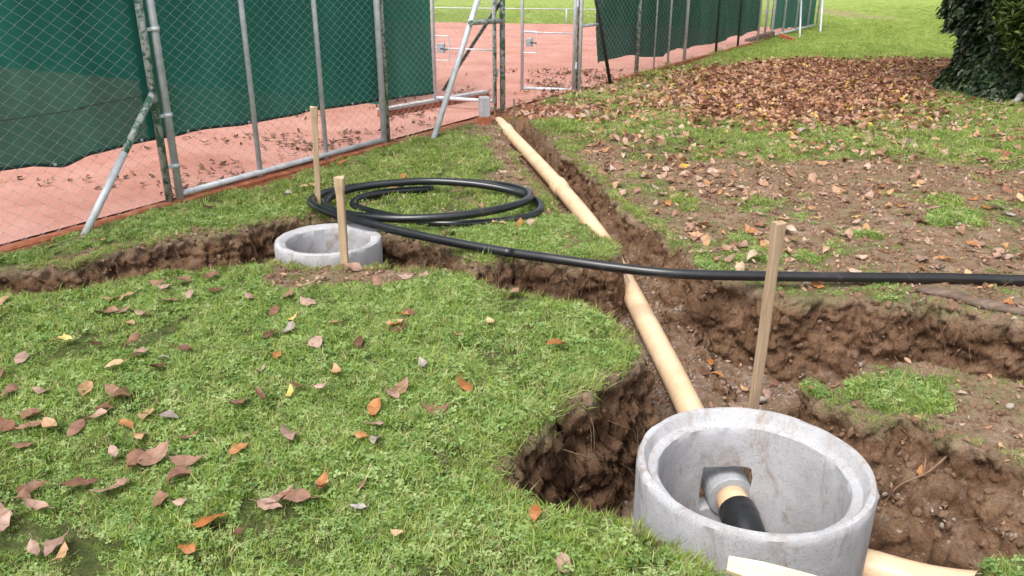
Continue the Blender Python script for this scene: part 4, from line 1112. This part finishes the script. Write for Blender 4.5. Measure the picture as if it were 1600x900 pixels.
LAWN_LEAVES = [
    (-2.56,3.80,1.0,'T'), (-2.10,3.14,1.0,'P'), (-2.09,2.98,1.0,'P'), (-1.97,2.83,1.1,'P'), (-1.84,2.83,1.2,'P'), (-2.01,3.33,0.9,'Y'), (-1.84,3.27,1.1,'B'),
    (-1.97,3.64,1.3,'P'), (-1.90,3.66,1.2,'P'), (-1.77,3.60,1.1,'P'), (-1.79,3.50,1.0,'T'), (-1.68,3.27,1.1,'P'), (-1.60,3.15,1.3,'P'), (-1.65,3.04,1.1,'T'),
    (-1.48,3.11,0.6,'G'), (-1.47,3.02,0.9,'B'), (-1.41,3.19,1.0,'B'), (-1.71,3.79,1.3,'P'), (-1.65,3.87,1.1,'P'), (-1.55,3.93,1.0,'B'), (-2.02,3.82,0.9,'T'),
    (-1.68,2.85,1.2,'T'), (-1.52,2.80,1.4,'P'), (-1.57,2.84,1.1,'P'), (-1.55,2.72,1.1,'P'), (-1.55,2.64,1.1,'P'), (-1.79,2.66,1.3,'P'), (-1.76,2.58,1.1,'P'),
    (-1.68,2.58,1.2,'T'), (-1.59,2.58,1.1,'P'), (-1.71,2.46,1.1,'P'), (-1.84,2.58,1.1,'P'), (-1.37,2.68,1.2,'T'), (-1.28,2.66,0.8,'G'), (-1.41,2.59,0.9,'O'),
    (-1.33,2.52,0.9,'T'), (-1.16,2.52,1.0,'P'), (-1.38,2.42,0.9,'P'), (-1.28,2.37,1.4,'P'), (-1.23,2.39,1.4,'P'), (-1.11,2.37,1.2,'P'), (-1.10,2.29,1.4,'P'),
    (-1.41,2.24,1.3,'P'), (-1.31,2.21,1.3,'P'), (-1.26,2.25,0.9,'P'), (-1.55,2.22,1.2,'B'), (-1.55,2.16,1.1,'P'), (-1.49,2.12,1.0,'P'), (-1.34,1.96,1.4,'P'),
    (-1.30,1.91,1.1,'T'), (-1.39,1.93,0.9,'P'), (-1.11,2.16,0.9,'P'), (-1.03,2.14,0.9,'P'), (-0.92,2.06,1.4,'O'), (-0.94,1.92,1.0,'O'), (-0.95,2.44,1.0,'O'),
    (-0.80,2.52,1.4,'P'), (-1.04,2.74,1.3,'P'), (-0.98,2.80,1.0,'B'), (-0.87,2.82,0.9,'Y'), (-1.04,3.00,0.9,'P'), (-1.00,3.13,0.9,'O'), (-0.72,2.99,1.0,'T'),
    (-1.03,3.52,0.9,'Y'), (-1.01,3.37,1.0,'G'), (-1.08,3.33,1.0,'B'), (-0.86,3.25,1.0,'P'), (-1.14,3.86,1.2,'P'), (-1.01,3.74,1.5,'P'), (-1.15,3.64,1.2,'P'),
    (-1.32,3.81,1.0,'P'), (-0.82,3.48,1.0,'T'), (-0.67,3.24,1.2,'B'), (-0.54,3.44,1.0,'T'), (-0.51,3.37,1.0,'B'), (-0.52,3.55,0.9,'O'), (-0.52,2.72,1.2,'O'),
    (-0.50,2.60,1.0,'P'), (-0.48,2.49,1.1,'G'), (-0.54,2.53,0.7,'O'), (-0.62,2.24,0.8,'O'), (-0.49,2.23,0.7,'P'), (-0.74,2.17,1.2,'P'), (-0.69,2.17,1.3,'P'),
    (-0.76,2.13,1.0,'P'), (-0.44,2.85,1.1,'P'), (-0.47,2.80,1.0,'P'), (-0.75,2.87,0.9,'P'), (-0.85,2.87,1.0,'B'), (-0.91,4.33,1.4,'P'), (-1.05,4.16,1.2,'P'),
    (-1.05,4.03,1.2,'P'), (-0.72,4.06,1.0,'P'), (-1.88,4.06,1.4,'P'), (-1.64,4.14,1.4,'P'), (-1.76,4.08,1.2,'P'), (-0.58,4.13,1.1,'P'), (-1.57,2.08,1.0,'P'),
    (-1.54,2.03,1.0,'P'), (-0.82,2.00,0.5,'B'), (-0.34,1.99,0.6,'T'), (0.20,3.21,1.2,'O'), (-0.19,2.84,1.2,'O'), (-0.29,2.68,1.3,'P'), (-0.53,3.41,1.0,'O'),
    (-0.49,4.13,1.2,'P'), (-0.24,3.32,0.8,'T'), (0.15,1.85,1.1,'P'), (-0.37,3.03,0.8,'G'), (0.00,3.85,1.0,'P'), (-0.10,3.46,0.7,'T'), (-0.48,2.12,0.6,'G'),
    (0.07,2.08,0.7,'O'), (-0.49,3.57,0.9,'P'), (-0.62,2.23,0.8,'T'), (-1.82,3.99,1.1,'P'), (-1.96,3.85,1.0,'T'),
]
LZ = gz([p[0] for p in LAWN_LEAVES], [p[1] for p in LAWN_LEAVES])
for (x, y, s, c), z in zip(LAWN_LEAVES, LZ): drop(x, y, float(z), s, c, 'lawn')
def pick(): return rnd.choices('PBOYTG', (46, 14, 14, 3, 18, 5))[0]
for where, (x0, x1, y0, y1), lim in (('bank', (.8, 4.2, 3.4, 6.3), 105), ('trench', (.5, 2.2, 2.6, 6.8), 48), ('strip', (-2.9, .2, 4.3, 7.2), 30)):
    x, y = rng.uniform(x0, x1, 3000), rng.uniform(y0, y1, 3000)
    z, dep_, _, _, _, cl_, d_ = terrain(x, y)
    ok = (np.abs(x) < .66 * y + .1) & (cl_ < .3)
    if where == 'trench': ok &= (dep_ > .5) & (d_ > .10) & (np.hypot(x - RC[0], y - RC[1]) > .47) & ~((x < .95) & (y > 2.7))
    else: ok &= d_ < -.04
    for i in np.where(ok)[0][:lim]: drop(float(x[i]), float(y[i]), float(z[i]), rnd.uniform(.7, 1.3), rnd.choice('OOPBT') if where == 'trench' else pick(), where)

M['palelitter'] = mat_leafy('pale_fallen_leaf_mix', [(0, (.28, .14, .085)), (.25, (.38, .22, .15)), (.5, (.47, .30, .22)), (.7, (.50, .27, .12)), (.85, (.58, .42, .31)), (1, (.42, .33, .29))], .2, .7, 30)
lit_p = []
pale_p = [bpy.data.objects.new('pale_leaf_source_%d' % i, leaf_mesh(600 + i, M['palelitter'])) for i in range(8)]
for i in range(8):
    me = leaf_mesh(400 + i, M['litter']); lit_p.append(bpy.data.objects.new('litter_source_%d' % i, me))
court_p = [bpy.data.objects.new('court_leaf_source_%d' % i, leaf_mesh(500 + i, M['leafB'])) for i in range(5)] + lit_p[:2]
def litter(name, x, y, up, s0, s1, label, tilt=.4, protos=None):
    n = len(x); z = gz(x, y)
    rot = np.stack([rng.normal(0, tilt, n), rng.normal(0, tilt, n), rng.uniform(0, 6.28, n)], 1)
    return scatter(name, np.stack([x, y, z + up * (.3 + rng.random(n))], 1), rot, rng.uniform(s0, s1, n), protos or lit_p, None, (label, 'leaves', None, 'stuff'))
x = rng.uniform(1, 9, 26000); y = rng.uniform(8, 16.4, 26000)
k = rng.random(len(x)) < sstep(-.8, .6, sdist(PILE, x, y) + .4 * fbm2(x, y, 1.1, 3, 7)) ** 1.3; k &= np.hypot(x - TX, y - TY) > .95
litter('leaf_carpet', x[k], y[k], .035, .6, 1.2, 'thick carpet of rust brown leaves in front of the ivy tree', .5)
x = np.concatenate([rng.uniform(.6, 8.5, 12000), rng.uniform(-.3, 2.2, 2200)]); y = np.concatenate([rng.uniform(4.2, 13.5, 12000), rng.uniform(8.9, 12.8, 2200)])
t = terrain(x, y); k = in_view(x, y) & (rng.random(len(x)) < np.where(y > 9.2, .55, .36 + .35 * fbm2(x, y, .9, 2, 17))) & (t[6] < -.03) & (np.hypot(x - TX, y - TY) > .95)
litter('scattered_leaves', x[k], y[k], .025, .55, 1.25, 'brown leaves scattered over the bank and the gateway', .45, pale_p + lit_p[:3])
x = rng.uniform(-2.6, 4.5, 22000); y = rng.uniform(2.0, 9, 22000); t = terrain(x, y)
k = in_view(x, y) & (t[2] > .4) & (np.hypot(x - RC[0], y - RC[1]) > .45) & (np.hypot(x - R2[0], y - R2[1]) > .36) & (rng.random(len(x)) < np.where(t[1] > .2, .12, .5))
litter('leaf_crumbs', x[k], y[k], .012, .12, .42, 'small crumbs of dry leaf strewn over the bare soil', .5, pale_p)
x = rng.uniform(-6, 6, 34000); y = rng.uniform(4.6, 16, 34000); fn = fence_n(x, y)
k = (fn < -.1) & in_view(x, y) & (rng.random(len(x)) < np.exp(fn / 1.8) * np.clip(.15 + 1.1 * fbm2(x, y, 1.6, 3, 19), 0, 1) * np.interp(x, [-3, -1, 1], [.45, 1, 1])) & (y < 14)
z0 = np.full(k.sum(), .03); n = int(k.sum())
scatter('court_leaves', np.stack([x[k], y[k], z0 + rng.random(n) * .01], 1), np.stack([rng.normal(0, .35, n), rng.normal(0, .35, n), rng.uniform(0, 6.28, n)], 1), rng.uniform(.35, .95, n), court_p, None, ('dark dry leaves blown over the red clay court', 'leaves', None, 'stuff'))
